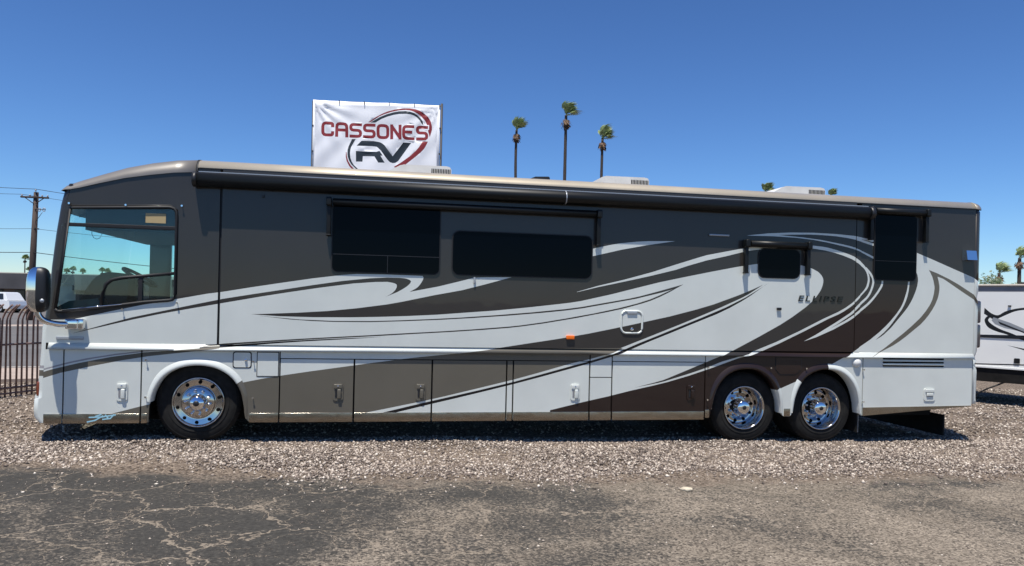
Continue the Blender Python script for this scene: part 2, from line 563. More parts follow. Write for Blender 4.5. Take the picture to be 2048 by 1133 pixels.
PAINT = [  # paint scheme outlines on the coach side, metres (x, z), later ones lie over earlier ones
    ('charcoal', [(-4.01,1.528),(-3.649,1.536),(-3.554,1.544),(-3.474,1.558),(-3.124,1.648),(-2.771,1.732),(-2.427,1.803),(-2.032,1.886),(-1.849,1.914),(-1.496,1.982),(-1.138,2.047),(-0.763,2.113),(-0.413,2.165),(-0.223,2.184),(0.106,2.188),(0.485,2.185),(0.612,2.184),(0.626,2.161),(0.618,2.133),(0.588,2.079),(0.571,2.057),(0.551,2.035),(0.529,2.018),(0.449,1.972),(0.825,2.053),(1.17,2.147),(1.282,2.18),(1.432,2.19),(1.791,2.202),(1.423,2.093),(1.128,2.011),(0.777,1.939),(0.351,1.841),(0.16,1.803),(-0.213,1.746),(-0.58,1.703),(-0.95,1.674),(-1.358,1.651),(-1.507,1.644),(-1.155,1.625),(-0.742,1.621),(-0.304,1.628),(0.07,1.641),(0.45,1.66),(0.813,1.684),(1.192,1.719),(1.592,1.755),(1.998,1.802),(2.396,1.853),(2.601,1.881),(2.754,1.908),(3.178,2.009),(3.52,2.101),(3.866,2.192),(4.219,2.272),(4.628,2.361),(5.014,2.441),(5.281,2.487),(5.462,2.505),(5.612,2.514),(5.747,2.514),(5.933,2.503),(6.017,2.493),(6.157,2.459),(6.196,2.446),(6.264,2.414),(6.293,2.394),(6.327,2.361),(6.35,2.325),(6.358,2.291),(6.357,2.256),(6.349,2.218),(6.335,2.179),(6.32,2.147),(6.3,2.114),(6.256,2.054),(6.179,1.974),(6.084,1.893),(5.886,1.754),(5.698,1.638),(5.379,1.466),(5.043,1.293),(4.868,1.206),(4.527,1.068),(4.146,0.914),(4.014,0.861),(3.95,0.838),(3.835,0.806),(3.549,0.736),(3.723,0.764),(3.951,0.815),(4.341,0.931),(4.58,1.009),(4.836,1.105),(5.211,1.211),(5.331,1.134),(6.993,1.149),(9.364,1.169),(9.269,4.734),(-4.058,3.84)]),
    ('brown', [(7.338,2.356),(7.331,2.285),(7.322,2.249),(7.308,2.217),(7.266,2.151),(7.186,2.049),(7.155,2.015),(7.122,1.984),(7.057,1.937),(6.99,1.893),(6.912,1.925),(6.873,1.938),(6.834,1.941),(6.799,1.931),(6.764,1.912),(6.691,1.861),(6.651,1.835),(6.335,1.67),(5.983,1.506),(5.635,1.347),(5.361,1.232),(5.28,1.205),(5.063,1.149),(4.686,1.016),(4.342,0.904),(4.019,0.812),(3.791,0.759),(3.485,0.692),(3.174,0.616),(2.8,0.534),(2.359,0.429),(2.366,0.166),(4.522,0.148),(5.27,0.496),(5.628,0.676),(5.781,0.746),(6.115,0.883),(6.416,1.015),(6.76,1.189),(6.83,1.23),(6.993,1.343),(7.149,1.443),(7.294,1.553),(7.405,1.65),(7.477,1.721),(7.575,1.832),(7.632,1.909),(7.656,1.948),(7.69,2.021),(7.736,2.162),(7.75,2.229),(7.754,2.261),(7.752,2.369)]),
    ('white', [(7.818,2.767),(8.166,2.649),(8.506,2.528),(8.856,2.406),(9.204,2.252),(9.235,1.093),(6.534,1.076),(6.796,1.209),(6.993,1.343),(7.149,1.443),(7.294,1.553),(7.405,1.65),(7.477,1.721),(7.575,1.832),(7.632,1.909),(7.656,1.948),(7.69,2.021),(7.736,2.162),(7.75,2.228),(7.756,2.295),(7.751,2.398)]),
    ('charcoal', [(7.782,2.429),(7.785,2.318),(7.77,2.177),(7.752,2.095),(7.729,2.027),(7.699,1.96),(7.66,1.892),(7.506,1.69),(7.447,1.622),(7.382,1.558),(7.235,1.438),(7.307,1.478),(7.373,1.522),(7.49,1.624),(7.696,1.853),(7.755,1.926),(7.806,2.002),(7.848,2.081),(7.893,2.189),(7.912,2.255),(7.921,2.316),(7.922,2.344),(7.919,2.377),(7.911,2.41),(7.876,2.491)]),
    ('taupe', [(8.101,2.495),(8.248,2.448),(8.455,2.366),(8.613,2.292),(8.874,2.151),(9.167,1.97),(9.169,1.902),(9.018,1.997),(8.664,2.192),(8.379,2.354),(8.341,2.372),(8.25,2.399),(8.272,2.329),(8.286,2.262),(8.288,2.231),(8.287,2.197),(8.282,2.155),(8.273,2.111),(8.259,2.066),(8.223,1.986),(8.175,1.904),(8.117,1.825),(8.049,1.747),(7.979,1.679),(7.735,1.494),(7.635,1.425),(7.533,1.364),(7.207,1.208),(7.131,1.173),(7.285,1.256),(7.375,1.312),(7.682,1.534),(7.827,1.649),(7.959,1.765),(7.999,1.805),(8.067,1.883),(8.122,1.96),(8.145,1.999),(8.164,2.038),(8.178,2.075),(8.196,2.15),(8.204,2.218),(8.203,2.25),(8.183,2.336),(8.162,2.395),(8.123,2.462)]),
    ('white', [(5.271,0.481),(5.628,0.674),(5.78,0.746),(6.115,0.883),(6.416,1.015),(6.748,1.19),(9.275,1.214),(9.305,0.106),(5.279,0.141)]),
    ('white', [(2.69,2.03),(2.983,2.119),(3.357,2.214),(3.755,2.329),(4.095,2.443),(4.458,2.561),(4.556,2.591),(4.911,2.666),(5.235,2.732),(5.465,2.763),(5.712,2.787),(5.874,2.793),(6.115,2.789),(6.334,2.774),(6.427,2.762),(6.575,2.73),(6.76,2.679),(6.84,2.651),(6.908,2.619),(6.975,2.575),(7.009,2.546),(7.039,2.516),(7.059,2.49),(7.09,2.437),(7.104,2.404),(7.115,2.369),(7.121,2.336),(7.121,2.298),(7.107,2.231),(7.092,2.199),(7.074,2.173),(6.93,2.022),(6.866,1.963),(6.797,1.911),(6.689,1.843),(6.614,1.804),(6.453,1.737),(6.075,1.552),(5.697,1.375),(5.361,1.233),(5.28,1.205),(5.063,1.149),(4.686,1.016),(4.342,0.904),(4.019,0.812),(3.793,0.759),(3.55,0.707),(3.549,0.736),(3.873,0.798),(4.019,0.833),(4.402,0.95),(4.632,1.028),(4.782,1.086),(4.836,1.105),(5.15,1.189),(5.211,1.209),(5.248,1.227),(5.313,1.263),(5.634,1.389),(5.982,1.545),(6.369,1.734),(6.613,1.842),(6.726,1.904),(6.829,1.974),(6.892,2.026),(7.008,2.139),(7.034,2.169),(7.055,2.198),(7.07,2.227),(7.086,2.283),(7.09,2.317),(7.088,2.349),(7.08,2.386),(7.066,2.422),(7.05,2.45),(7.029,2.477),(7,2.502),(6.929,2.55),(6.865,2.586),(6.794,2.616),(6.67,2.657),(6.528,2.693),(6.379,2.721),(6.231,2.738),(6.031,2.747),(5.874,2.747),(5.709,2.739),(5.318,2.695),(5.14,2.664),(4.845,2.586),(4.553,2.517),(4.274,2.432),(4.104,2.373),(3.717,2.272),(3.365,2.189),(2.984,2.102),(2.69,2.026)]),
    ('white', [(7.036,2.484),(7.094,2.429),(7.118,2.4),(7.154,2.347),(7.163,2.32),(7.165,2.288),(7.159,2.253),(7.139,2.184),(7.125,2.151),(7.107,2.118),(7.086,2.087),(7.063,2.061),(6.943,1.959),(6.856,1.875),(6.793,1.824),(6.566,1.683),(6.253,1.501),(6.08,1.411),(6.081,1.409),(6.23,1.46),(6.308,1.495),(6.626,1.678),(6.815,1.798),(6.882,1.851),(6.997,1.961),(7.059,2.014),(7.088,2.041),(7.113,2.071),(7.136,2.104),(7.154,2.139),(7.181,2.208),(7.192,2.248),(7.197,2.287),(7.195,2.325),(7.184,2.358),(7.166,2.389),(7.145,2.418),(7.119,2.448),(7.06,2.504)]),
    ('white', [(7.322,2.357),(7.315,2.287),(7.306,2.253),(7.293,2.223),(7.252,2.159),(7.202,2.093),(7.142,2.027),(7.079,1.967),(6.855,1.797),(6.721,1.715),(6.372,1.54),(6.08,1.411),(6.08,1.409),(6.265,1.468),(6.546,1.588),(6.777,1.708),(6.878,1.771),(7.069,1.916),(7.135,1.973),(7.199,2.041),(7.279,2.143),(7.323,2.211),(7.338,2.245),(7.345,2.284),(7.347,2.356)]),
    ('white', [(5.152,2.889),(5.479,2.932),(5.829,2.958),(6.183,2.969),(6.542,2.965),(6.872,2.948),(7.193,2.903),(7.194,2.87),(6.964,2.908),(7.194,2.845),(7.195,2.812),(6.869,2.894),(6.73,2.915),(6.543,2.933),(6.329,2.941),(6.111,2.941),(5.75,2.923),(5.642,2.915),(6.018,2.896),(6.304,2.871),(6.655,2.82),(6.795,2.795),(6.911,2.764),(7.068,2.705),(7.199,2.649),(7.2,2.616),(6.981,2.714),(6.902,2.743),(6.734,2.781),(6.404,2.838),(6.186,2.867),(5.901,2.887),(5.549,2.895),(5.217,2.889)]),
    ('white', [(2.831,2.604),(3.151,2.682),(3.296,2.709),(3.523,2.739),(3.694,2.753),(4.079,2.768),(3.679,2.698),(3.313,2.623),(2.91,2.521),(2.833,2.5)]),
    ('charcoal', [(-3.55,1.372),(-3.187,1.487),(-2.887,1.578),(-2.542,1.662),(-2.173,1.751),(-1.84,1.828),(-1.494,1.894),(-1.136,1.959),(-0.77,2.027),(-0.408,2.089),(-0.057,2.134),(0.155,2.15),(0.318,2.151),(0.384,2.146),(0.411,2.14),(0.446,2.128),(0.466,2.111),(0.457,2.087),(0.434,2.061),(0.412,2.041),(0.353,2.001),(0.289,1.964),(0.149,1.902),(0.211,1.939),(0.238,1.96),(0.265,1.99),(0.281,2.022),(0.285,2.043),(0.281,2.062),(0.261,2.075),(0.231,2.084),(0.165,2.094),(0.01,2.088),(-0.268,2.061),(-0.682,1.996),(-1.044,1.932),(-1.406,1.864),(-1.775,1.789),(-2.172,1.709),(-2.541,1.632),(-2.886,1.549),(-3.238,1.454),(-3.522,1.378)]),
    ('charcoal', [(-1.399,1.625),(-1.04,1.588),(-0.768,1.572),(-0.503,1.566),(-0.045,1.571),(0.413,1.592),(0.874,1.619),(1.268,1.648),(1.757,1.69),(2.232,1.738),(2.538,1.774),(2.768,1.808),(3.183,1.888),(3.526,1.955),(3.899,2.051),(4.03,2.09),(4.108,2.12),(4.212,2.17),(4.212,2.172),(3.843,2.064),(3.589,1.993),(3.439,1.958),(3.093,1.892),(2.764,1.828),(2.535,1.794),(2.072,1.74),(1.59,1.693),(1.115,1.652),(0.757,1.627),(0.297,1.6),(-0.045,1.585),(-0.503,1.579),(-0.913,1.589),(-1.287,1.617),(-1.399,1.627)]),
    ('charcoal', [(-2.07,1.23),(-1.71,1.263),(-1.236,1.304),(-0.786,1.339),(-0.334,1.369),(0.078,1.396),(0.533,1.429),(0.996,1.461),(1.432,1.496),(1.761,1.527),(1.923,1.547),(2.236,1.594),(2.679,1.674),(3.1,1.76),(3.357,1.818),(3.62,1.893),(3.745,1.935),(3.877,1.991),(4.012,2.058),(4.212,2.17),(4.211,2.172),(3.867,2.01),(3.737,1.954),(3.547,1.892),(3.289,1.823),(2.938,1.744),(2.538,1.666),(2.233,1.611),(1.92,1.563),(1.759,1.544),(1.27,1.499),(0.876,1.468),(0.417,1.437),(-0.042,1.404),(-0.487,1.375),(-0.937,1.344),(-1.38,1.31),(-1.804,1.276),(-1.955,1.259),(-2.071,1.236)]),
    ('black_brown', [(0.111,1.383),(-0.311,1.362),(-0.749,1.337),(-1.193,1.305),(-1.588,1.271),(-1.963,1.237),(-2.099,1.224),(-2.099,1.202),(-1.663,1.239),(-1.256,1.279),(-0.867,1.312),(-0.416,1.343),(0.005,1.374)]),
    ('taupe', [(-1.866,1.245),(-2.035,1.218),(-2.384,1.185),(-2.747,1.152),(-3.112,1.095),(-3.477,1.016),(-3.764,0.94),(-4.022,0.851),(-4.021,0.779),(-3.667,0.899),(-3.299,0.988),(-2.987,1.055),(-2.684,1.108),(-2.277,1.159),(-1.929,1.203),(-1.865,1.214)]),
    ('greystripe', [(-2.388,1.206),(-2.748,1.175),(-3.065,1.133),(-3.383,1.076),(-3.595,1.026),(-3.946,0.921),(-4.026,0.896),(-4.021,0.876),(-3.65,0.991),(-3.529,1.023),(-3.3,1.073),(-3.062,1.115),(-2.674,1.169),(-2.388,1.203)]),
    ('taupe', [(-3.136,0.395),(-2.788,0.49),(-2.575,0.545),(-2.567,0.209),(-3.132,0.214)]),
    ('taupe', [(-1.854,0.724),(-1.634,0.78),(-1.36,0.837),(-1.142,0.876),(-0.782,0.933),(-0.392,0.99),(-0.013,1.046),(0.343,1.096),(0.604,1.129),(1.069,1.178),(1.434,1.224),(1.691,1.258),(3.36,1.278),(3.226,1.205),(2.862,1.112),(2.678,1.07),(2.204,0.936),(1.857,0.84),(1.404,0.729),(1.062,0.647),(0.786,0.581),(0.284,0.478),(-0.075,0.406),(-0.07,0.187),(-1.843,0.203)]),
    ('charcoal', [(1.557,1.247),(2.018,1.322),(2.466,1.395),(2.853,1.466),(3.209,1.541),(3.639,1.636),(4.031,1.725),(4.432,1.832),(4.676,1.906),(5.033,2.037),(5.261,2.13),(5.417,2.2),(5.209,2.067),(5.096,2.006),(4.765,1.858),(4.434,1.719),(4.101,1.584),(3.775,1.455),(3.388,1.302),(3.324,1.278)]),
    ('white', [(5.417,2.2),(5.451,2.193),(5.215,2.049),(5.034,1.951),(4.723,1.807),(4.366,1.663),(4.036,1.526),(3.646,1.372),(3.329,1.236),(3.18,1.18),(2.862,1.083),(2.679,1.036),(2.205,0.904),(1.857,0.81),(1.405,0.701),(1.062,0.622),(0.667,0.533),(0.266,0.437),(0.133,0.405),(-0.075,0.406),(0.284,0.478),(0.636,0.549),(0.996,0.63),(1.404,0.729),(1.857,0.84),(2.204,0.936),(2.544,1.034),(2.908,1.123),(3.225,1.212),(3.645,1.403),(4.035,1.558),(4.366,1.691),(4.722,1.839),(5.035,1.977),(5.155,2.036),(5.262,2.099),(5.365,2.166)]),
    ('black_brown', [(5.532,2.252),(5.451,2.193),(5.156,2.015),(4.855,1.865),(4.503,1.717),(4.167,1.581),(3.842,1.449),(3.568,1.34),(3.329,1.236),(3.18,1.18),(2.862,1.083),(2.679,1.036),(2.205,0.904),(1.857,0.81),(1.405,0.701),(1.062,0.622),(0.667,0.533),(0.266,0.437),(0.133,0.405),(0.297,0.404),(0.694,0.5),(1.062,0.586),(1.405,0.668),(1.858,0.78),(2.205,0.872),(2.546,0.966),(2.91,1.067),(3.172,1.146),(3.347,1.206),(3.711,1.362),(4.037,1.492),(4.367,1.627),(4.724,1.77),(4.913,1.859),(5.094,1.957),(5.229,2.04),(5.456,2.199)]),
]
BANNER = [  # print on the banner, metres (along, height)
    ('red', [(1.928,8.103),(2.217,8.3),(2.443,8.425),(2.603,8.496),(2.854,8.571),(3.167,8.622),(3.383,8.625),(3.589,8.598),(3.72,8.558),(3.843,8.496),(3.955,8.417),(4.04,8.334),(4.103,8.246),(4.148,8.154),(4.181,8.02),(4.185,7.891),(4.118,7.623),(4.049,7.845),(3.992,8.097),(3.929,8.211),(3.808,8.342),(3.677,8.439),(3.538,8.509),(3.404,8.547),(3.248,8.563),(3.012,8.546),(2.743,8.485),(2.491,8.394),(2.328,8.319),(1.998,8.105)]),
    ('navy', [(1.998,8.093),(2.329,8.288),(2.578,8.397),(2.813,8.473),(3.013,8.513),(3.249,8.526),(3.405,8.507),(3.541,8.463),(3.657,8.396),(3.778,8.286),(3.854,8.175),(3.885,8.064),(3.829,8.063),(3.756,8.201),(3.645,8.315),(3.55,8.37),(3.444,8.403),(3.281,8.424),(3.032,8.416),(2.83,8.381),(2.61,8.317),(2.408,8.231),(2.18,8.095)]),
    ('red', [(3.871,7.463),(3.735,7.246),(3.647,7.14),(3.422,6.936),(3.126,6.723),(2.882,6.571),(2.872,6.555),(2.899,6.543),(3.04,6.54),(3.119,6.548),(3.179,6.562),(3.231,6.594),(3.302,6.662),(3.618,6.913),(3.81,7.081),(3.919,7.199),(3.982,7.305),(4.058,7.468)]),
    ('navy', [(1.383,7.504),(1.263,7.229),(1.238,7.109),(1.24,6.958),(1.258,6.858),(1.313,6.718),(1.382,6.61),(1.59,6.419),(1.66,6.42),(1.468,6.589),(1.397,6.701),(1.348,6.842),(1.33,7),(1.34,7.132),(1.362,7.224),(1.509,7.507)]),
    ('red', [(1.184,7.052),(1.185,6.875),(1.22,6.718),(1.307,6.552),(1.422,6.429),(1.506,6.431),(1.369,6.568),(1.275,6.723),(1.223,6.891),(1.207,7.025)]),
    ('banner', [(0.789,7.862),(0.786,7.978),(0.771,8.05),(0.71,8.111),(0.638,8.126),(0.457,8.13),(0.356,8.112),(0.278,8.033),(0.26,7.932),(0.265,7.735),(0.286,7.636),(0.364,7.558),(0.463,7.537),(0.647,7.533),(0.719,7.546),(0.781,7.607),(0.793,7.68),(0.791,7.793),(0.612,7.789),(0.614,7.694),(0.633,7.712),(0.484,7.715),(0.45,7.725),(0.443,7.756),(0.439,7.919),(0.443,7.946),(0.471,7.951),(0.621,7.947),(0.608,7.957),(0.61,7.858)]),
    ('banner', [(0.937,7.529),(0.928,7.909),(0.932,7.936),(0.96,7.941),(1.057,7.939),(1.092,7.929),(1.098,7.898),(1.107,7.517),(1.286,7.522),(1.277,7.919),(1.255,8.018),(1.177,8.096),(1.078,8.117),(0.946,8.12),(0.846,8.102),(0.767,8.023),(0.749,7.922),(0.758,7.525)]),
    ('banner', [(0.849,7.725),(1.178,7.719),(1.182,7.897),(0.853,7.904)]),
    ('banner', [(1.753,8.103),(1.417,8.11),(1.326,8.094),(1.253,8.021),(1.238,7.909),(1.257,7.82),(1.329,7.749),(1.418,7.729),(1.582,7.722),(1.587,7.699),(1.587,7.712),(1.583,7.691),(1.588,7.696),(1.254,7.699),(1.25,7.52),(1.581,7.514),(1.675,7.53),(1.749,7.605),(1.765,7.72),(1.745,7.812),(1.672,7.885),(1.58,7.905),(1.421,7.91),(1.416,7.93),(1.416,7.917),(1.42,7.935),(1.413,7.928),(1.749,7.925)]),
    ('banner', [(2.234,8.094),(1.895,8.1),(1.804,8.084),(1.732,8.011),(1.716,7.899),(1.736,7.81),(1.807,7.739),(1.896,7.72),(2.062,7.712),(2.068,7.689),(2.067,7.702),(2.064,7.681),(2.069,7.687),(1.732,7.689),(1.728,7.511),(2.062,7.504),(2.156,7.52),(2.23,7.595),(2.246,7.71),(2.226,7.802),(2.152,7.875),(2.061,7.895),(1.899,7.9),(1.894,7.921),(1.895,7.907),(1.898,7.925),(1.891,7.918),(2.23,7.915)]),
    ('banner', [(2.196,7.893),(2.214,7.993),(2.293,8.072),(2.393,8.09),(2.519,8.088),(2.618,8.066),(2.696,7.988),(2.717,7.89),(2.722,7.692),(2.704,7.591),(2.625,7.512),(2.525,7.494),(2.399,7.497),(2.3,7.518),(2.223,7.596),(2.201,7.695),(2.196,7.893)]),
    ('banner', [(2.867,7.489),(2.854,8.087),(2.675,8.083),(2.689,7.485)]),
    ('banner', [(2.673,7.973),(3.023,7.488),(3.168,7.593),(2.818,8.078)]),
    ('banner', [(3.166,7.483),(3.152,8.081),(2.973,8.076),(2.987,7.479)]),
    ('banner', [(3.604,8.065),(3.3,8.072),(3.2,8.054),(3.121,7.975),(3.103,7.874),(3.108,7.676),(3.13,7.577),(3.207,7.5),(3.306,7.478),(3.609,7.472),(3.613,7.651),(3.327,7.657),(3.293,7.667),(3.286,7.698),(3.282,7.86),(3.286,7.888),(3.314,7.893),(3.6,7.887)]),
    ('banner', [(3.201,7.698),(3.529,7.691),(3.533,7.87),(3.204,7.877)]),
    ('banner', [(4.084,8.056),(3.763,8.062),(3.672,8.046),(3.6,7.973),(3.584,7.861),(3.604,7.772),(3.675,7.701),(3.764,7.681),(3.915,7.674),(3.92,7.651),(3.92,7.664),(3.916,7.643),(3.921,7.648),(3.602,7.651),(3.598,7.472),(3.915,7.466),(4.008,7.482),(4.082,7.557),(4.098,7.672),(4.078,7.764),(4.005,7.837),(3.913,7.857),(3.767,7.862),(3.762,7.882),(3.763,7.869),(3.766,7.887),(3.759,7.88),(4.081,7.877)]),
    ('red', [(0.752,7.898),(0.75,7.974),(0.737,8.032),(0.692,8.077),(0.634,8.09),(0.46,8.094),(0.374,8.078),(0.311,8.016),(0.296,7.93),(0.301,7.739),(0.319,7.654),(0.382,7.591),(0.467,7.573),(0.644,7.569),(0.701,7.579),(0.747,7.625),(0.757,7.683),(0.755,7.756),(0.649,7.754),(0.65,7.678),(0.48,7.679),(0.435,7.688),(0.416,7.707),(0.407,7.752),(0.403,7.922),(0.41,7.964),(0.426,7.98),(0.468,7.987),(0.641,7.979),(0.646,7.895)]),
    ('red', [(0.9,7.564),(0.892,7.912),(0.899,7.954),(0.915,7.97),(0.957,7.977),(1.061,7.975),(1.106,7.965),(1.125,7.947),(1.135,7.902),(1.143,7.555),(1.249,7.557),(1.241,7.915),(1.222,8),(1.159,8.063),(1.074,8.081),(0.949,8.084),(0.863,8.068),(0.801,8.006),(0.786,7.92),(0.794,7.562)]),
    ('red', [(0.886,7.761),(1.142,7.756),(1.145,7.862),(0.888,7.867)]),
    ('red', [(1.716,8.068),(1.419,8.074),(1.344,8.06),(1.287,8.004),(1.274,7.913),(1.291,7.838),(1.347,7.782),(1.422,7.766),(1.563,7.763),(1.601,7.755),(1.615,7.74),(1.623,7.709),(1.617,7.674),(1.606,7.663),(1.57,7.656),(1.289,7.662),(1.287,7.556),(1.579,7.55),(1.657,7.564),(1.716,7.622),(1.729,7.716),(1.712,7.794),(1.654,7.852),(1.576,7.869),(1.435,7.872),(1.4,7.879),(1.388,7.892),(1.38,7.92),(1.386,7.952),(1.395,7.962),(1.428,7.968),(1.714,7.962)]),
    ('red', [(2.197,8.058),(1.898,8.064),(1.822,8.051),(1.765,7.994),(1.752,7.904),(1.769,7.829),(1.825,7.772),(1.9,7.756),(2.044,7.753),(2.081,7.745),(2.096,7.731),(2.104,7.699),(2.097,7.664),(2.086,7.653),(2.051,7.646),(1.767,7.652),(1.765,7.546),(2.059,7.54),(2.138,7.554),(2.196,7.613),(2.21,7.706),(2.192,7.784),(2.134,7.842),(2.056,7.859),(1.913,7.862),(1.878,7.869),(1.866,7.882),(1.858,7.91),(1.864,7.943),(1.873,7.952),(1.906,7.958),(2.195,7.952)]),
    ('red', [(2.233,7.89),(2.248,7.976),(2.31,8.039),(2.396,8.054),(2.514,8.051),(2.599,8.033),(2.662,7.97),(2.681,7.885),(2.685,7.695),(2.67,7.609),(2.608,7.546),(2.522,7.531),(2.404,7.533),(2.319,7.552),(2.256,7.614),(2.237,7.699)]),
    ('banner', [(2.339,7.882),(2.346,7.925),(2.362,7.94),(2.405,7.948),(2.502,7.946),(2.547,7.936),(2.565,7.917),(2.575,7.872),(2.579,7.703),(2.572,7.66),(2.556,7.645),(2.514,7.637),(2.416,7.639),(2.372,7.649),(2.353,7.667),(2.343,7.712)]),
    ('red', [(2.83,7.525),(2.818,8.05),(2.712,8.047),(2.724,7.522)]),
    ('red', [(2.723,7.965),(3.031,7.539),(3.117,7.601),(2.809,8.027)]),
    ('red', [(3.128,7.518),(3.116,8.043),(3.01,8.041),(3.022,7.516)]),
    ('red', [(3.566,8.03),(3.303,8.035),(3.217,8.02),(3.155,7.957),(3.14,7.871),(3.144,7.681),(3.163,7.596),(3.226,7.533),(3.311,7.514),(3.574,7.509),(3.576,7.615),(3.323,7.62),(3.279,7.63),(3.26,7.649),(3.25,7.693),(3.246,7.863),(3.253,7.906),(3.269,7.921),(3.312,7.929),(3.564,7.924)]),
    ('red', [(3.238,7.734),(3.493,7.728),(3.496,7.835),(3.24,7.84)]),
    ('red', [(4.047,8.02),(3.766,8.026),(3.69,8.012),(3.633,7.956),(3.62,7.865),(3.637,7.79),(3.693,7.734),(3.768,7.718),(3.896,7.715),(3.934,7.707),(3.948,7.693),(3.956,7.661),(3.95,7.626),(3.939,7.615),(3.903,7.608),(3.638,7.614),(3.635,7.508),(3.912,7.502),(3.99,7.516),(4.049,7.574),(4.062,7.668),(4.045,7.746),(3.987,7.804),(3.909,7.821),(3.781,7.823),(3.746,7.831),(3.734,7.843),(3.726,7.872),(3.732,7.904),(3.741,7.914),(3.774,7.919),(4.045,7.914)]),
    ('navy', [(1.548,7.27),(1.72,7.45),(2.151,7.452),(2.345,7.425),(2.433,7.386),(2.533,7.307),(2.821,6.936),(3.187,7.42),(3.467,7.418),(3.02,6.773),(2.924,6.707),(2.827,6.693),(2.728,6.724),(2.657,6.793),(2.407,7.119),(2.287,7.234),(2.241,7.258),(2.073,7.274)]),
    ('navy', [(1.532,7.082),(2.245,7.077),(2.356,7.113),(2.472,6.948),(2.394,6.94),(2.547,6.701),(2.324,6.696),(2.179,6.913),(1.774,6.912),(1.764,6.716),(1.541,6.711)]),
]
TRAILER_PAINT = [  # metres (along, height) on the trailer side
    ('black', [(-0.424,2.002),(-0.386,1.968),(-0.348,1.932),(-0.31,1.899),(-0.273,1.874),(-0.233,1.855),(-0.194,1.842),(-0.155,1.841),(-0.111,1.86),(-0.067,1.895),(-0.021,1.926),(0.022,1.944),(0.067,1.961),(0.113,1.975),(0.159,1.987),(0.202,1.997),(0.244,2.004),(0.288,2.011),(0.336,2.017),(0.397,2.022),(0.464,2.025),(0.534,2.028),(0.605,2.031),(0.674,2.034),(0.675,1.959),(0.606,1.962),(0.536,1.966),(0.465,1.969),(0.398,1.97),(0.337,1.968),(0.288,1.962),(0.244,1.954),(0.202,1.943),(0.16,1.93),(0.108,1.908),(0.058,1.882),(0.009,1.856),(-0.035,1.832),(-0.078,1.808),(-0.119,1.786),(-0.164,1.755),(-0.211,1.739),(-0.249,1.748),(-0.292,1.772),(-0.338,1.803),(-0.385,1.837),(-0.431,1.867)]),
    ('black', [(-0.273,1.871),(-0.315,1.844),(-0.357,1.818),(-0.39,1.789),(-0.41,1.757),(-0.418,1.721),(-0.409,1.675),(-0.387,1.623),(-0.355,1.577),(-0.321,1.547),(-0.278,1.523),(-0.232,1.502),(-0.186,1.484),(-0.144,1.469),(-0.103,1.457),(-0.059,1.446),(-0.011,1.432),(0.054,1.41),(0.126,1.384),(0.201,1.357),(0.277,1.328),(0.35,1.301),(0.42,1.275),(0.488,1.249),(0.556,1.222),(0.623,1.196),(0.69,1.17),(0.689,1.234),(0.621,1.256),(0.551,1.279),(0.482,1.301),(0.414,1.324),(0.349,1.348),(0.299,1.368),(0.251,1.39),(0.204,1.411),(0.157,1.432),(0.11,1.453),(0.061,1.472),(0.012,1.489),(-0.038,1.507),(-0.085,1.526),(-0.129,1.546),(-0.184,1.577),(-0.234,1.609),(-0.278,1.643),(-0.323,1.683),(-0.348,1.723),(-0.337,1.752),(-0.316,1.78)]),
    ('silver', [(-0.241,1.794),(0.08,1.682),(0.345,1.561),(0.685,1.426),(0.687,1.362),(0.347,1.485),(-0.013,1.557),(-0.209,1.639),(-0.279,1.725)]),
    ('black', [(-0.152,1.707),(0.346,1.496),(0.687,1.341),(0.687,1.319),(0.347,1.464),(-0.112,1.642)]),
    ('black', [(0.032,1.185),(0.354,1.128),(0.692,1.096),(0.692,1.064),(0.354,1.095)]),
    ('black', [(-0.704,1.393),(0.73,1.423),(0.731,1.369),(-0.703,1.336)]),
    ('black', [(-0.691,0.738),(0.742,0.806),(0.743,0.78),(-0.69,0.71)]),
]
# ------------------------------------------------------------------ setting
def ground_sheet():
    mb = MB()
    xs, ys = [-1500, -9, 17, 1500], [-1500, 1500]
    for x in xs:
        for y in ys:
            mb.v.append((x, y, float(zg(x))))
    for i in range(3):
        a = i * 2
        mb.face((a, a + 2, a + 3, a + 1))
    tag(mb.build('ground', 'ground'), kind='structure')
ground_sheet()
ROAD_ANG = R(26)
rt, rn = Vector((math.cos(ROAD_ANG), math.sin(ROAD_ANG), 0)), Vector((-math.sin(ROAD_ANG), math.cos(ROAD_ANG), 0))
ROAD_0 = Vector((-6.7, 6.3, 0))
def strip(name, d0, d1, off, mat, thick=0.0):
    mb = MB()
    n, m_ = 150, max(1, int((d1 - d0) / 0.8))
    w = m_ + 1
    for i in range(n + 1):
        for j in range(w):
            q = ROAD_0 + rt * (-90 + 150 * i / n) + rn * (d0 + (d1 - d0) * j / m_)
            mb.v.append((q.x, q.y, float(zg(q.x)) + off))
    for i in range(n):
        for j in range(m_):
            a = i * w + j
            mb.face((a, a + w, a + w + 1, a + 1))
    if thick:
        b = len(mb.v)
        mb.v.extend([(x, y, z - thick) for x, y, z in mb.v[:b]])
        for i in range(n):
            a = i * w
            mb.face((a + b, a + b + w, a + w, a))
            a += m_
            mb.face((a, a + w, a + b + w, a + b))
        mb.prune()
    return tag(mb.build(name, mat), kind='structure')
strip('sidewalk', 0.0, 2.4, 0.06, 'sidewalk', 0.10)
strip('kerb', 2.41, 2.56, 0.075, 'kerb', 0.20)
strip('road', 2.57, 24.0, 0.012, 'road')
strip('far_kerb', 24.01, 24.2, 0.14, 'kerb', 0.20)
strip('far_sidewalk', 24.21, 26.6, 0.12, 'sidewalk', 0.14)
strip('parking_lot', 26.61, 62.0, 0.02, 'road')

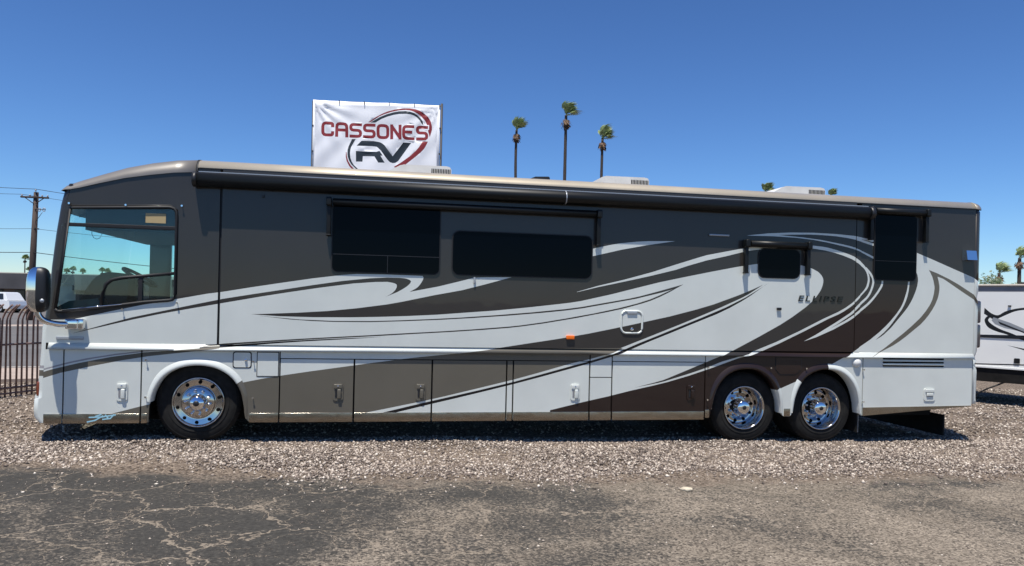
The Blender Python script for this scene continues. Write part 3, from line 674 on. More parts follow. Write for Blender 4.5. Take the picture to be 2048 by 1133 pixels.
def gravel(name, label, regions, seed):
    rg = np.random.default_rng(seed)
    P, S = [], []
    for (x0, x1, y0, y1, dens, s0, s1) in regions:
        n = int((x1 - x0) * (y1 - y0) * dens)
        x = rg.uniform(x0, x1, n); y = rg.uniform(y0, y1, n)
        s = s0 * 0.75 + (s1 * 1.12 - s0 * 0.75) * rg.random(n) ** 2.4
        # the gravel thins out unevenly on to the asphalt
        lim = np.interp(x, [-7, -4.2, -2.3, -0.5, 1.5, 4.2, 7.6, 12], [-0.9, -0.95, -1.2, -1.75, -1.95, -1.8, -1.95, -2.2])
        lim = lim + 0.13 * np.sin(x * 2.3) + 0.09 * np.sin(x * 5.1 + 1) + 0.05 * np.sin(x * 13 + 2)
        keep = (y > lim) | (rg.random(n) < 0.42 * np.exp(-(lim - y) / 0.16)) | (rg.random(n) < 0.006)
        # bare, dusty patches where wheels have worn the bed
        bare = np.sin(x * 0.9 + 0.7) * np.sin(x * 0.37 + y * 1.9 + 2.0) + 0.35 * np.sin(x * 3.1 + y * 4.3)
        keep &= rg.random(n) > np.clip((bare - 0.45) * 0.9, 0, 0.45)
        P.append(np.stack([x, y], 1)[keep]); S.append(s[keep])
    P = np.concatenate(P); S = np.concatenate(S); n = len(S)
    base = np.array([(1, 0, 0), (0, 1, 0), (-1, 0, 0), (0, -1, 0), (0, 0, 1), (0, 0, -1)], float)
    V = base[None] * (0.72 + 0.5 * rg.random((n, 6, 1)))
    V = V + rg.normal(0, 0.20, (n, 6, 3))
    sc = np.stack([S, S * rg.uniform(0.6, 1.0, n), S * rg.uniform(0.45, 0.8, n)], 1) * 0.5
    V = V * sc[:, None, :]
    a = rg.uniform(0, 2 * np.pi, n); t = rg.normal(0, 0.45, n)
    ca, sa, ct, st = np.cos(a)[:, None], np.sin(a)[:, None], np.cos(t)[:, None], np.sin(t)[:, None]
    x, y, z = V[..., 0], V[..., 1], V[..., 2]
    y, z = y * ct - z * st, y * st + z * ct
    x, y = x * ca - y * sa, x * sa + y * ca
    zc = zg(P[:, 0]) + sc[:, 2] * rg.uniform(0.1, 0.75, n)
    # the bed is heaped a little along the front and worn by the wheels
    zc = zc + 0.018 * np.clip(np.sin(P[:, 0] * 1.7) * np.sin(P[:, 1] * 2.6 + 1), -0.3, 1) * (P[:, 1] > -1.4)
    V = np.stack([x + P[:, 0:1], y + P[:, 1:2], z + zc[:, None]], -1).reshape(-1, 3)
    tri = np.array([(0, 1, 4), (1, 2, 4), (2, 3, 4), (3, 0, 4), (1, 0, 5), (2, 1, 5), (3, 2, 5), (0, 3, 5)])
    F = (tri[None] + 6 * np.arange(n)[:, None, None]).reshape(-1)
    me = bpy.data.meshes.new(name)
    me.vertices.add(n * 6); me.vertices.foreach_set('co', V.reshape(-1))
    me.loops.add(len(F)); me.loops.foreach_set('vertex_index', F.astype(np.int32))
    nf = n * 8
    me.polygons.add(nf)
    me.polygons.foreach_set('loop_start', np.arange(nf, dtype=np.int32) * 3)
    me.update(calc_edges=True)
    tone = np.clip(rg.beta(1.6, 1.7, n), 0, 1)
    at = me.attributes.new('tone', 'FLOAT', 'POINT')
    at.data.foreach_set('value', np.repeat(tone, 6).astype(np.float32))
    me.materials.append(MATS['stone'])
    o = bpy.data.objects.new(name, me)
    COL.objects.link(o)
    return tag(o, label, 'gravel', kind='stuff')
gravel('gravel', 'pale tan and pinkish loose gravel spread around and under the motorhome',
       [(-7.5, 12.0, -2.6, 0.4, 2700, 0.014, 0.046), (-14, -3.4, -1.4, 6.2, 500, 0.02, 0.055), (8.6, 24.0, -2.6, 8.0, 420, 0.02, 0.06), (-3.5, 9, 0.6, 2.2, 250, 0.02, 0.05)], 5)
def loose_stones():
    rg = np.random.default_rng(11)
    n = 2600
    mb = MB()
    base = [(1, 0, 0), (0, 1, 0), (-1, 0, 0), (0, -1, 0), (0, 0, 1), (0, 0, -1)]
    tri = [(0, 1, 4), (1, 2, 4), (2, 3, 4), (3, 0, 4), (1, 0, 5), (2, 1, 5), (3, 2, 5), (0, 3, 5)]
    tones = []
    for i in range(n):
        x, y = rg.uniform(-4, 9), -1.9 - 3.4 * rg.random() ** 1.3
        s = 0.004 + 0.012 * rg.random() ** 4
        a = rg.uniform(0, 6.28)
        vs = []
        for q in base:
            v = np.array(q) * rg.uniform(0.7, 1.2) * s * np.array([1, 0.8, 0.6]) + rg.normal(0, 0.12 * s, 3)
            vs.append((x + v[0] * math.cos(a) - v[1] * math.sin(a), y + v[0] * math.sin(a) + v[1] * math.cos(a), float(zg(x)) + s * 0.3 + v[2]))
        mb.add(vs, tri)
        tones.extend([float(np.clip(rg.beta(2, 2), 0, 1))] * 6)
    o = mb.build('loose_stones', 'stone')
    at = o.data.attributes.new('tone', 'FLOAT', 'POINT')
    at.data.foreach_set('value', tones)
    tag(o, 'small loose pebbles scattered over the cracked asphalt in front', 'pebbles', kind='stuff')
loose_stones()
vary(principled('rock_cream', (0.50, 0.44, 0.33), 0.9), 20, 0.2)
def pale_rock():
    bm = bmesh.new()
    bmesh.ops.create_icosphere(bm, subdivisions=2, radius=1)
    rnd = random.Random(3)
    for v in bm.verts:
        k = 1 + rnd.uniform(-0.12, 0.12)
        v.co = Vector((v.co.x * 0.062 * k, v.co.y * 0.04 * k, v.co.z * 0.022 * k + v.co.x * 0.004))
    mb = MB(); mb.bm(bm)
    o = mb.build('rock', 'rock_cream')
    o.location = (3.19, -2.56, float(zg(3.19)) + 0.016)
    o.rotation_euler = (0.1, 0, -0.5)
    tag(o, 'single flat cream coloured rock lying on the asphalt', 'rock')
pale_rock()

# ------------------------------------------------------------------ the motorhome
RV = empty('motorhome', (0, 0, 0))
tag(RV, 'long motorhome in white, charcoal and brown swooshes with dark windows, parked side-on', 'motorhome')
PRF = [(-3.637, 3.168), (-3.684, 3.088), (-3.724, 2.907), (-3.748, 2.72), (-3.758, 2.65), (-3.771, 2.546), (-3.807, 2.187), (-3.832, 1.829), (-3.858, 1.64), (-3.875, 1.53),
       (-3.895, 1.44), (-3.905, 1.172), (-3.915, 0.985), (-3.918, 0.95), (-3.921, 0.93), (-3.923, 0.86), (-3.925, 0.70), (-3.93, 0.60), (-3.965, 0.585), (-3.972, 0.45), (-3.965, 0.37), (-3.91, 0.30)]
W = 2.59
CR = 0.07
def section(xp):
    pts = []
    for k in range(6):
        a = R(90 * k / 5)
        pts.append((xp + CR * (1 - math.sin(a)), CR * (1 - math.cos(a))))
    for k in range(1, 12):
        y = CR + (W - 2 * CR) * k / 12
        pts.append((xp - 0.28 * (1 - ((y - W / 2) / (W / 2 - CR)) ** 2), y))
    for k in range(6):
        a = R(90 - 90 * k / 5)
        pts.append((xp + CR * (1 - math.sin(a)), W - CR * (1 - math.cos(a))))
    return pts
def front_cap():
    cap, glass = MB(), MB()
    n = len(section(0))
    for xp, z in PRF:
        for x, y in section(xp):
            cap.v.append((x, y, z)); glass.v.append((x, y, z))
    for i in range(len(PRF) - 1):
        z0, z1 = PRF[i][1], PRF[i + 1][1]
        zm = (z0 + z1) / 2
        for k in range(n - 1):
            idx = (i * n + k, (i + 1) * n + k, (i + 1) * n + k + 1, i * n + k + 1)
            if 1.64 < zm < 2.907 and k >= 5:
                glass.face(idx, 0, True)
                continue
            mi = 0 if zm > 1.53 else (2 if 0.86 < zm < 0.93 else (3 if 0.95 < zm < 0.985 else 1))
            cap.face(idx, mi, True)
    # glass carried round the far corner to the passenger pillar
    b = len(glass.v)
    glass.v.extend([(-3.656, W, 2.90), (-3.41, W, 2.90), (-3.41, W, 1.64), (-3.788, W, 1.64)])
    glass.face((b, b + 1, b + 2, b + 3))
    cap.prune(); glass.prune()
    c = cap.build('front_cap', ['charcoal', 'white', 'taupe', 'greystripe'], RV)
    c['label'] = 'rounded white nose with charcoal windscreen surround'
    glass.build('windshield', 'windshield_glass', RV)
front_cap()
box_part('corner_lamp', (-3.932, 0.015, 0.62), (-3.895, 0.16, 0.79), 'lamp_amber', RV, 0.012)
# walls of the living space
TOP = [(-2.18, 3.40), (-2.49, 3.372), (-2.79, 3.322), (-3.19, 3.227), (-3.56, 3.13), (-3.60, 3.11)]
fw = [(-3.80, 1.259), (-1.905, 1.259), (-1.905, 3.45), (-2.16, 3.45)] + TOP + [(-3.614, 3.06), (-3.654, 2.907), (-3.701, 2.546), (-3.737, 2.187), (-3.762, 1.829), (-3.802, 1.53), (-3.828, 1.44), (-3.834, 1.259)]
CABWIN = [(-3.735, 1.665), (-3.72, 1.638), (-3.69, 1.632), (-3.275, 1.682), (-2.76, 1.765), (-2.48, 1.793), (-2.435, 1.803), (-2.41, 1.826), (-2.40, 1.87), (-2.402, 2.83), (-2.41, 2.885), (-2.435, 2.92), (-2.48, 2.934),
          (-3.57, 2.884), (-3.605, 2.872)]
front_wall = painted('front_wall', fw, 0.0, 0.05, RV, PAINT, 'white', holes=[CABWIN])
slide_out = painted('slide_out_wall', [(-1.872, 1.262), (6.868, 1.262), (6.868, 3.44), (-1.872, 3.44)], -0.022, 0.06, RV, PAINT, 'white')
for x0, x1 in ((-2.035, -1.903), (6.888, 6.966)):
    painted('slide_out_flange', [(x0, 1.262), (x1, 1.262), (x1, 3.38), (x0, 3.38)], -0.010, 0.012, RV, PAINT, 'white')
box_part('slide_out_seal', (-1.93, 0.012, 1.262), (-1.86, 0.03, 3.385), 'gasket', RV)
box_part('slide_out_seal', (6.86, 0.012, 1.262), (6.90, 0.03, 3.385), 'gasket', RV)
rear_wall = painted('rear_wall', [(6.97, 1.262), (8.886, 1.262), (8.886, 3.45), (6.97, 3.45)], 0.0, 0.05, RV, PAINT, 'white')
RR = 0.13
def rear_warp(x, z):
    d = max(0.0, x - 8.905)
    return RR - math.sqrt(max(0.0, RR * RR - min(d, RR) ** 2))
rc_grid = [(8.905 + RR * math.sin(R(a)), z) for a in (15, 30, 45, 58, 70, 80) for z in np.linspace(0.55, 3.4, 20)]
painted('rear_cap', [(8.892, 0.50), (8.99, 0.49), (9.02, 0.52), (9.034, 0.60), (9.034, 3.45), (8.892, 3.45)], 0.004, 0.02, RV, PAINT, 'white', extra=rc_grid, warp=rear_warp)
mb = MB()
mb.box((8.99, 0.135, 0.5), (9.03, W - 0.13, 3.42))
mb.build('rear_wall_end', 'white', RV)
# far side, seen only through the cab
mb = MB()
for lo, hi in (((-3.41, 2.54, 0.30), (-3.10, 2.59, 3.30)), ((-3.10, 2.54, 0.30), (-2.20, 2.59, 1.80)), ((-3.10, 2.54, 2.72), (-2.20, 2.59, 3.30)), ((-2.20, 2.54, 0.30), (8.95, 2.59, 3.40)), ((-3.84, 2.54, 0.30), (-3.41, 2.59, 1.64)), ((-3.60, 2.54, 2.90), (-3.41, 2.59, 3.15))):
    mb.box(lo, hi)
mb.build('far_wall', 'charcoal', RV)
box_part('passenger_window', (-3.10, 2.56, 1.80), (-2.20, 2.568, 2.72), 'windshield_glass', RV)
# roof with its rolled edge
vary(principled('cap_grey', (0.185, 0.168, 0.145), 0.40, 0.1, 0.5), 2, 0.06, 5, 0.04, 0.001, 3)
HALF = [(-0.014, -0.122), (-0.012, -0.104), (0.000, -0.080), (0.022, -0.054), (0.054, -0.030), (0.094, -0.012), (0.15, -0.003), (0.21, 0.0)]
SEC = HALF + [(W / 2, 0.03)] + [(W - y_, z_) for y_, z_ in HALF[::-1]]
def roof_piece(name, path, mat, grow=0.0):
    mb = MB()
    n = len(SEC)
    for x, z, k, *ins in path:
        i_ = ins[0] if ins else 0.0
        for y, dz in SEC:
            yy = y + (grow if y > W / 2 else -grow)
            mb.v.append((x, W / 2 + (yy - W / 2) * (1 - i_ / (W / 2)), z + dz * k + grow))
    for i in range(len(path) - 1):
        for j in range(n - 1):
            mb.face((i * n + j, (i + 1) * n + j, (i + 1) * n + j + 1, i * n + j + 1), 0, True)
    mb.face(list(range(n))); mb.face(list(range((len(path) - 1) * n, len(path) * n))[::-1])
    return mb.build(name, mat, RV)
roof_piece('roof', [(-2.165, 3.558, 1), (0, 3.558, 1), (4, 3.557, 1), (8.88, 3.556, 1)], 'champagne')
roof_piece('roof_end_cap', [(8.895, 3.555, 1, 0), (8.95, 3.554, 1, 0.008), (8.995, 3.550, 0.98, 0.03), (9.02, 3.535, 0.9, 0.062), (9.034, 3.505, 0.6, 0.105), (9.038, 3.47, 0.3, 0.13)], 'cap_grey')
roof_piece('front_roof_cap', [(-3.70, 3.10, 0.2), (-3.66, 3.165, 0.6), (-3.60, 3.195, 0.8), (-3.50, 3.237, 0.95), (-3.28, 3.321, 1.1), (-3.0, 3.422, 1.3), (-2.72, 3.493, 1.45), (-2.44, 3.543, 1.5), (-2.19, 3.562, 1.5)], 'cap_grey')
roof_piece('roof_seam', [(-2.192, 3.562, 1.5), (-2.163, 3.56, 1.4)], 'gasket', 0.004)
roof_piece('roof_seam', [(8.878, 3.556, 1), (8.897, 3.556, 1)], 'champagne', 0.004)
mb = MB(); mb.box((-2.15, -0.024, 3.428), (8.88, 0.03, 3.438)); mb.build('rain_gutter', 'black_plastic', RV)
# belt rail, slanted so that it catches the sun
def rail_warp(x, z):
    return -0.040 * (1.259 - z) / 0.076
painted('belt_rail', [(-3.80, 1.183), (8.886, 1.183), (8.886, 1.259), (-3.80, 1.259)], -0.004, 0.05, RV, PAINT, 'white', warp=rail_warp)

# ---- lower body: compartment doors with real gaps, backed by black
def handle(x, z, mat, parent, wide=False):
    mb = MB()
    w, h = (0.185, 0.19) if wide else (0.128, 0.225)
    mb.prism(rrect(x - w / 2, z - h / 2, x + w / 2, z + h / 2, 0.035), -0.012, 0.006, 0)
    mb.box((x - w * 0.40, -0.024, z + h * 0.18), (x + w * 0.40, -0.004, z + h * 0.44), 0, 0.008)
    o = mb.build('handle', mat, parent)
    mb = MB()
    if wide:
        mb.box((x - 0.055, -0.030, z - 0.02), (x + 0.055, -0.011, z + 0.022), 1, 0.008)
        mb.box((x - 0.058, -0.016, z - 0.028), (x + 0.058, -0.0125, z + 0.026), 0)
    else:
        mb.box((x - 0.036, -0.0165, z - 0.070), (x - 0.012, -0.0125, z + 0.028), 0)
        mb.box((x - 0.008, -0.036, z - 0.085), (x + 0.040, -0.011, z + 0.035), 1, 0.012)
        mb.lathe([(0.001, -0.030), (0.010, -0.028), (0.011, -0.01)], (x, 0, z + h * 0.33), 12, 2)
    mb.build('handle_lever', ['black_plastic' if mat != 'white' else 'trailer_grey', mat, 'chrome'], parent)
    return o
def strip_trim(x0, x1, parent, z0=0.292, z1=0.408):
    mb = MB()
    mb.box((x0, -0.010, z0), (x1, 0.002, z1), 0, 0.003)
    mb.build('stainless_trim', 'stainless', parent)
def door(x0, x1, z0, z1, hx=None, hmat='white', trim=True, name='baggage_door'):
    x0, x1 = x0 + 0.003, x1 - 0.003
    d = painted(name, [(x0, z0), (x1, z0), (x1, z1), (x0, z1)], 0.0, 0.03, RV, PAINT, 'white')
    if hx is not None:
        handle(hx, 0.675, hmat, d)
    if trim:
        strip_trim(x0, x1, d)
    return d
mb = MB()
for x0, x1 in ((-3.78, -2.70), (-1.52, 4.64), (7.02, 8.88)):
    mb.box((x0, 0.034, 0.34 if x1 < 8 else 0.52), (x1, 2.53, 1.25))
mb.box((-2.72, 0.62, 0.42), (-1.50, 1.95, 1.25)); mb.box((4.62, 0.75, 0.45), (7.04, 1.80, 1.25))
mb.box((-2.72, 0.034, 1.10), (-1.50, 2.53, 1.25)); mb.box((4.62, 0.034, 1.10), (7.04, 2.53, 1.25))
mb.box((-3.6, 0.5, 0.26), (8.6, 2.1, 0.40))
mb.build('chassis', 'underbody', RV)
nose = painted('nose_panel', [(-3.84, 0.30), (-3.642, 0.30), (-3.642, 1.178), (-3.836, 1.178), (-3.846, 0.985), (-3.853, 0.86), (-3.856, 0.70), (-3.861, 0.60), (-3.896, 0.585), (-3.903, 0.45), (-3.896, 0.37)], 0.0, 0.03, RV, PAINT, 'white')
strip_trim(-3.84, -3.643, nose)
d1 = door(-3.628, -2.772, 0.30, 1.178, -2.979)
BLUE = [[(-3.36, 0.31), (-3.27, 0.33), (-3.18, 0.385)], [(-3.34, 0.365), (-3.20, 0.37), (-3.04, 0.395)], [(-3.27, 0.375), (-3.20, 0.402)], [(-3.19, 0.34), (-3.10, 0.352), (-3.06, 0.40)], [(-3.12, 0.35), (-3.16, 0.395)]]
mb = MB()
for i, s_ in enumerate(BLUE):
    mb.prism(stroke_poly(s_, 0.016), -0.0112 - 0.0003 * i, -0.0105)
mb.build('chalk_mark', 'chalk_blue', d1)['label'] = 'pale blue chalk scribble on the stainless strip'
def smooth_path(pts, n=4):
    P = [Vector(q) for q in pts]
    o = []
    for i in range(len(P) - 1):
        p0, p1, p2, p3 = P[max(i - 1, 0)], P[i], P[i + 1], P[min(i + 2, len(P) - 1)]
        for k in range(n):
            t = k / n
            o.append(tuple(0.5 * (2 * p1 + (p2 - p0) * t + (2 * p0 - 5 * p1 + 4 * p2 - p3) * t * t + (3 * p1 - p0 - 3 * p2 + p3) * t ** 3)))
    o.append(tuple(P[-1]))
    return o
AF = smooth_path([(-2.675, 0.30), (-2.668, 0.50), (-2.62, 0.70), (-2.50, 0.88), (-2.31, 0.985), (-2.09, 1.012), (-1.88, 0.97), (-1.71, 0.86), (-1.60, 0.69), (-1.556, 0.50), (-1.545, 0.40), (-1.525, 0.32), (-1.48, 0.298)])
A1 = smooth_path([(4.655, 0.318), (4.672, 0.40), (4.69, 0.55), (4.75, 0.74), (4.87, 0.90), (5.03, 0.99), (5.21, 1.015), (5.40, 0.985), (5.57, 0.87), (5.68, 0.71), (5.735, 0.55), (5.755, 0.42), (5.765, 0.36), (5.80, 0.328)])
A2 = smooth_path([(5.885, 0.328), (5.915, 0.36), (5.925, 0.45), (5.95, 0.60), (6.02, 0.78), (6.14, 0.92), (6.30, 0.995), (6.47, 1.017), (6.66, 0.985), (6.82, 0.88), (6.93, 0.72), (6.985, 0.55), (7.005, 0.42), (7.02, 0.345), (7.036, 0.335)])
def paint_at(x, z, base='white'):
    mname = base
    for nm_, poly in PAINT:
        if inside(np.array([x]), np.array([z]), poly)[0]:
            mname = nm_
    return mname
def flare(path, centre, parent, skip=2):
    P = [Vector(q) for q in path[skip:-skip]]
    c = Vector(centre)
    names, mb = [], MB()
    n = len(P)
    for q in P:
        d = (q - c).normalized()
        k_ = max(0.0, min(1.0, (d.y + 0.15) / 0.85)) ** 0.8
        for off, y in ((0.014 + 0.056 * k_, -0.002), (0.008 + 0.022 * k_, -0.010 - 0.016 * k_), (0.004, -0.014 - 0.018 * k_), (-0.012, -0.008 - 0.016 * k_), (-0.012, 0.16)):
            w = off
            mb.v.append((q.x + d.x * w, y, q.y + d.y * w))
    for i in range(n - 1):
        a = (P[i] + P[i + 1]) / 2
        dd = (a - c).normalized()
        nm_ = paint_at(a.x + dd.x * 0.04, a.y + dd.y * 0.04)
        if nm_ not in names: names.append(nm_)
        for k in range(4):
            mb.face((i * 5 + k, i * 5 + k + 1, (i + 1) * 5 + k + 1, (i + 1) * 5 + k), names.index(nm_), True)
    return mb.build('fender_flare', names, parent)
ff = painted('front_fender', [(-2.758, 0.298)] + AF[:1] + AF[1:] + [(-1.153, 0.295), (-1.153, 1.178), (-2.758, 1.178)], 0.0, 0.03, RV, PAINT, 'white')
flare(AF, (-2.11, 0.45), ff, 5)
strip_trim(-2.757, -2.69, ff); strip_trim(-1.50, -1.154, ff)
rf = painted('rear_fender', [(4.586, 0.318)] + A1 + A2 + [(7.036, 1.188), (4.586, 1.188)], 0.0, 0.03, RV, PAINT, 'white')
flare(A1, (5.21, 0.45), rf, 5); flare(A2, (6.47, 0.45), rf, 5)
strip_trim(4.588, 4.648, rf, 0.316, 0.43); strip_trim(5.795, 5.89, rf, 0.331, 0.44)
def flush_door(outline, parent, inset=0.012, name='filler_door', knob=None):
    mb = MB(); mb.prism(outline, -0.003, 0.001); mb.build('door_gap', 'gasket', parent)
    c = Vector((sum(a for a, b in outline) / len(outline), sum(b for a, b in outline) / len(outline)))
    xs = [a for a, b in outline]; zs = [b for a, b in outline]
    hx, hz = (max(xs) - min(xs)) / 2, (max(zs) - min(zs)) / 2
    ins = [(c.x + (a - c.x) * (1 - inset / hx), c.y + (b - c.y) * (1 - inset / hz)) for a, b in outline]
    d = painted(name, ins, -0.0075, 0.004, parent, PAINT, 'white')
    return d
flush_door(rrect(-1.711, 0.968, -1.486, 1.176, 0.03), ff)
mb = MB(); mb.lathe([(0.001, -0.034), (0.014, -0.032), (0.017, -0.02), (0.017, -0.008)], (-1.555, 0, 1.075), 14); mb.build('door_lock', 'chrome', ff)
flush_door([(-1.425, 0.864), (-1.157, 0.864), (-1.157, 1.176), (-1.425, 1.176)], ff, 0.01)
flush_door([(5.645, 1.184), (5.645, 1.0), (5.71, 0.922), (5.965, 0.922), (6.058, 1.0), (6.058, 1.184)], rf, 0.010)
painted('header_panel', [(-1.139, 1.098), (2.895, 1.098), (2.895, 1.180), (-1.139, 1.180)], 0.0, 0.03, RV, PAINT, 'white')
painted('header_panel', [(3.226, 1.098), (4.572, 1.098), (4.572, 1.182), (3.226, 1.182)], 0.0, 0.03, RV, PAINT, 'white')
door(-1.139, -0.237, 0.294, 1.086, -0.426, 'taupe')
door(-0.221, 0.759, 0.297, 1.086, 0.621, 'taupe')
door(0.775, 1.749, 0.300, 1.087)
door(1.763, 1.838, 0.302, 1.087, name='filler_panel')
door(1.852, 2.895, 0.304, 1.087, 2.701, 'white')
door(2.909, 3.212, 0.306, 0.868, name='access_panel')
door(2.909, 3.212, 0.880, 1.180, trim=False, name='access_panel')
door(3.226, 4.572, 0.309, 1.087, 4.374, 'brown')
eng = painted('engine_door', [(7.05, 0.335), (8.878, 0.472), (8.878, 1.19), (7.05, 1.19)], 0.0, 0.03, RV, PAINT, 'white')
mb = MB(); mb.prism([(7.052, 0.331), (8.86, 0.466), (8.86, 0.476), (7.052, 0.452)], -0.010, 0.002); mb.build('stainless_trim', 'stainless', eng)
handle(8.152, 0.64, 'white', eng, True)
for i in range(3):
    z = 1.168 - i * 0.052
    mb = MB(); mb.prism(rrect(7.365, z - 0.013, 8.39, z + 0.013, 0.012, 3), -0.0035, 0.001); mb.build('louvre_slot', 'void', eng)
    mb = MB(); mb.prism([(7.365, z + 0.013), (8.39, z + 0.013), (8.39, z + 0.023), (7.365, z + 0.023)], -0.014, -0.001); mb.build('louvre_lip', 'white', eng)
# round porthole lamp behind the tag axle
mb = MB(); mb.lathe([(0.001, -0.055), (0.035, -0.05), (0.058, -0.032), (0.07, -0.004)], (6.935, 0, 1.105), 20); mb.build('docking_lamp', 'ac_white', RV)
# tail lamps, rear bumper corner, hitch, guard
for z0, z1 in ((1.34, 1.70), (1.715, 2.06)):
    mb = MB()
    mb.box((9.00, 0.06, z0), (9.085, 0.24, z1), 0, 0.04)
    mb.build('tail_lamp', 'tail_lens', RV)
mb = MB()
mb.tube([(8.15, 0.42, 0.445), (8.86, 0.42, 0.462)], 0.022, 10)
mb.tube([(8.86, 0.42, 0.462), (8.95, 0.42, 0.464)], 0.026, 10, 1)
mb.tube([(8.30, 0.42, 0.46), (8.30, 0.42, 0.60)], 0.02, 8); mb.tube([(8.60, 0.42, 0.45), (8.62, 0.42, 0.36)], 0.012, 8)
mb.build('tow_bar', ['black_plastic', 'ac_white'], RV)
box_part('rock_guard', (8.66, 0.30, -0.03), (8.69, 2.3, 0.29), 'rubber', RV)
mb = MB(); mb.box((7.03, 0.10, 0.07), (7.05, 0.62, 0.50)); mb.build('mud_flap', 'rubber', RV)
mb = MB(); mb.box((7.05, 0.095, 0.07), (7.056, 0.14, 0.36)); mb.build('mud_flap_edge', 'silver', RV)

# ---- windows
def window(x0, z0, x1, z1, y, r, split=None):
    mb = MB(); mb.prism(rrect(x0, z0, x1, z1, r, 6), y, y + 0.02)
    w = mb.build('window', 'gasket', RV)
    mb = MB(); mb.prism(rrect(x0 + 0.014, z0 + 0.014, x1 - 0.014, z1 - 0.014, r - 0.01, 6), y - 0.004, y - 0.001)
    mb.build('pane', 'dark_glass', w)
    if split:
        mb = MB()
        for lo, hi in split:
            mb.box((lo[0], y - 0.0065, lo[1]), (hi[0], y - 0.0035, hi[1]))
        mb.build('glazing_bar', 'black_plastic', w)
    return w
window(-0.548, 2.20, 0.834, 3.08, -0.036, 0.075, [((-0.53, 2.425), (0.82, 2.434)), ((0.155, 2.21), (0.163, 2.425))])
window(0.984, 2.205, 2.895, 2.796, -0.036, 0.10)
window(5.328, 2.296, 5.982, 2.722, -0.036, 0.10)
window(7.172, 2.315, 7.88, 3.295, -0.016, 0.075, [((7.19, 2.60), (7.865, 2.606))])
# cab side window
mb = MB()
n = len(CABWIN)
mb.v = [(x, 0.012, z) for x, z in CABWIN] + [(x, 0.018, z) for x, z in CABWIN]
mb.face(range(n)); mb.face(range(2 * n - 1, n - 1, -1))
cabw = mb.build('cab_window', 'cab_glass', RV)
mb = MB(); mb.tube([(x, -0.004, z) for x, z in CABWIN] + [(CABWIN[0][0], -0.004, CABWIN[0][1])], 0.020, 8)
mb.build('window_frame', 'gasket', cabw)
mb = MB()
mb.box((-3.655, -0.010, 2.655), (-2.41, 0.008, 2.700), 0, 0.004)
mb.tube([(-3.235, 0.0, 1.70), (-3.225, 0.0, 1.85), (-3.19, 0.0, 1.97), (-3.13, 0.0, 2.025), (-3.02, 0.0, 2.055), (-2.40, 0.0, 2.128)], 0.020, 8)
mb.box((-2.825, -0.008, 1.76), (-2.775, 0.008, 2.085), 0, 0.004)
mb.build('window_bar', 'gasket', cabw)
mb = MB(); mb.tube([(-3.62, -0.012, 2.905), (-2.47, -0.012, 2.956), (-2.39, -0.010, 2.90)], 0.007, 6); mb.build('drip_moulding', 'charcoal', cabw)
mb = MB(); mb.tube([(-3.66, -0.02, 1.655), (-3.0, -0.02, 1.735)], 0.006, 6); mb.build('window_sill_trim', 'chrome', cabw)
box_part('window_sticker', (-2.761, 0.0085, 2.735), (-2.53, 0.0105, 2.852), 'paper_tan', cabw)
# ---- cab interior
mb = MB()
mb.box((-3.72, 0.07, 1.10), (-1.98, 2.52, 1.20))
mb.box((-1.99, 0.052, 1.10), (-1.93, 2.53, 3.36))
mb.box((-3.55, 0.10, 3.02), (-1.95, 2.52, 3.06))
mb.box((-3.45, 0.06, 2.625), (-2.02, 2.52, 2.98))
mb.build('cab_lining', 'interior_dark', RV)
mb = MB()
mb.prism([(-3.80, 1.2), (-3.80, 1.66), (-3.62, 1.76), (-3.30, 1.80), (-3.22, 1.62), (-3.22, 1.2)], 0.08, 2.50)
mb.prism(smooth_path([(-3.62, 1.72), (-3.52, 1.92), (-3.42, 2.06), (-3.30, 2.125), (-3.14, 2.115), (-3.04, 2.03), (-3.06, 1.74)], 3), 0.34, 1.02, 1, True)
mb.build('dashboard', ['interior_grey', 'interior_dark'], RV)
mb = MB()
c0, ax = Vector((-3.00, 0.66, 2.08)), Vector((0.50, 0, 0.86)).normalized()
u0 = Vector((0, 1, 0)); w0 = ax.cross(u0)
ring = [c0 + (u0 * math.cos(a) + w0 * math.sin(a)) * 0.22 for a in [2 * math.pi * k / 28 for k in range(29)]]
mb.tube(ring, 0.022, 8)
for a in (0.5, 2.6, 4.7):
    mb.tube([c0 - ax * 0.04, c0 + (u0 * math.cos(a) + w0 * math.sin(a)) * 0.22], 0.018, 6)
mb.tube([c0 - ax * 0.45, c0 - ax * 0.03], 0.035, 8)
mb.build('steering_wheel', 'interior_dark', RV)
for y0 in (0.35, 1.70):
    mb = MB()
    mb.box((-2.75, y0, 1.45), (-2.25, y0 + 0.52, 1.62), 0, 0.05)
    mb.box((-2.38, y0 + 0.02, 1.55), (-2.20, y0 + 0.50, 2.20), 0, 0.07)
    mb.box((-2.36, y0 + 0.12, 2.16), (-2.22, y0 + 0.40, 2.38), 0, 0.05)
    mb.box((-2.60, y0 + 0.15, 1.19), (-2.35, y0 + 0.37, 1.46))
    mb.build('cab_seat', 'interior_dark', RV)
for x in (-3.335, -2.965):
    pts = [(x - 0.056, 0.10, 2.64), (x - 0.056, 0.10, 2.58), (x - 0.035, 0.10, 2.535), (x, 0.10, 2.52), (x + 0.035, 0.10, 2.535), (x + 0.056, 0.10, 2.58), (x + 0.056, 0.10, 2.655)]
    mb = MB(); mb.tube(pts, 0.0035, 5); mb.build('shade_cord', 'interior_dark', RV)
mb = MB(); mb.tube([(-3.55, 0.14, 2.80), (-2.45, 0.14, 2.81)], 0.02, 8); mb.build('shade_roller', 'interior_grey', RV)

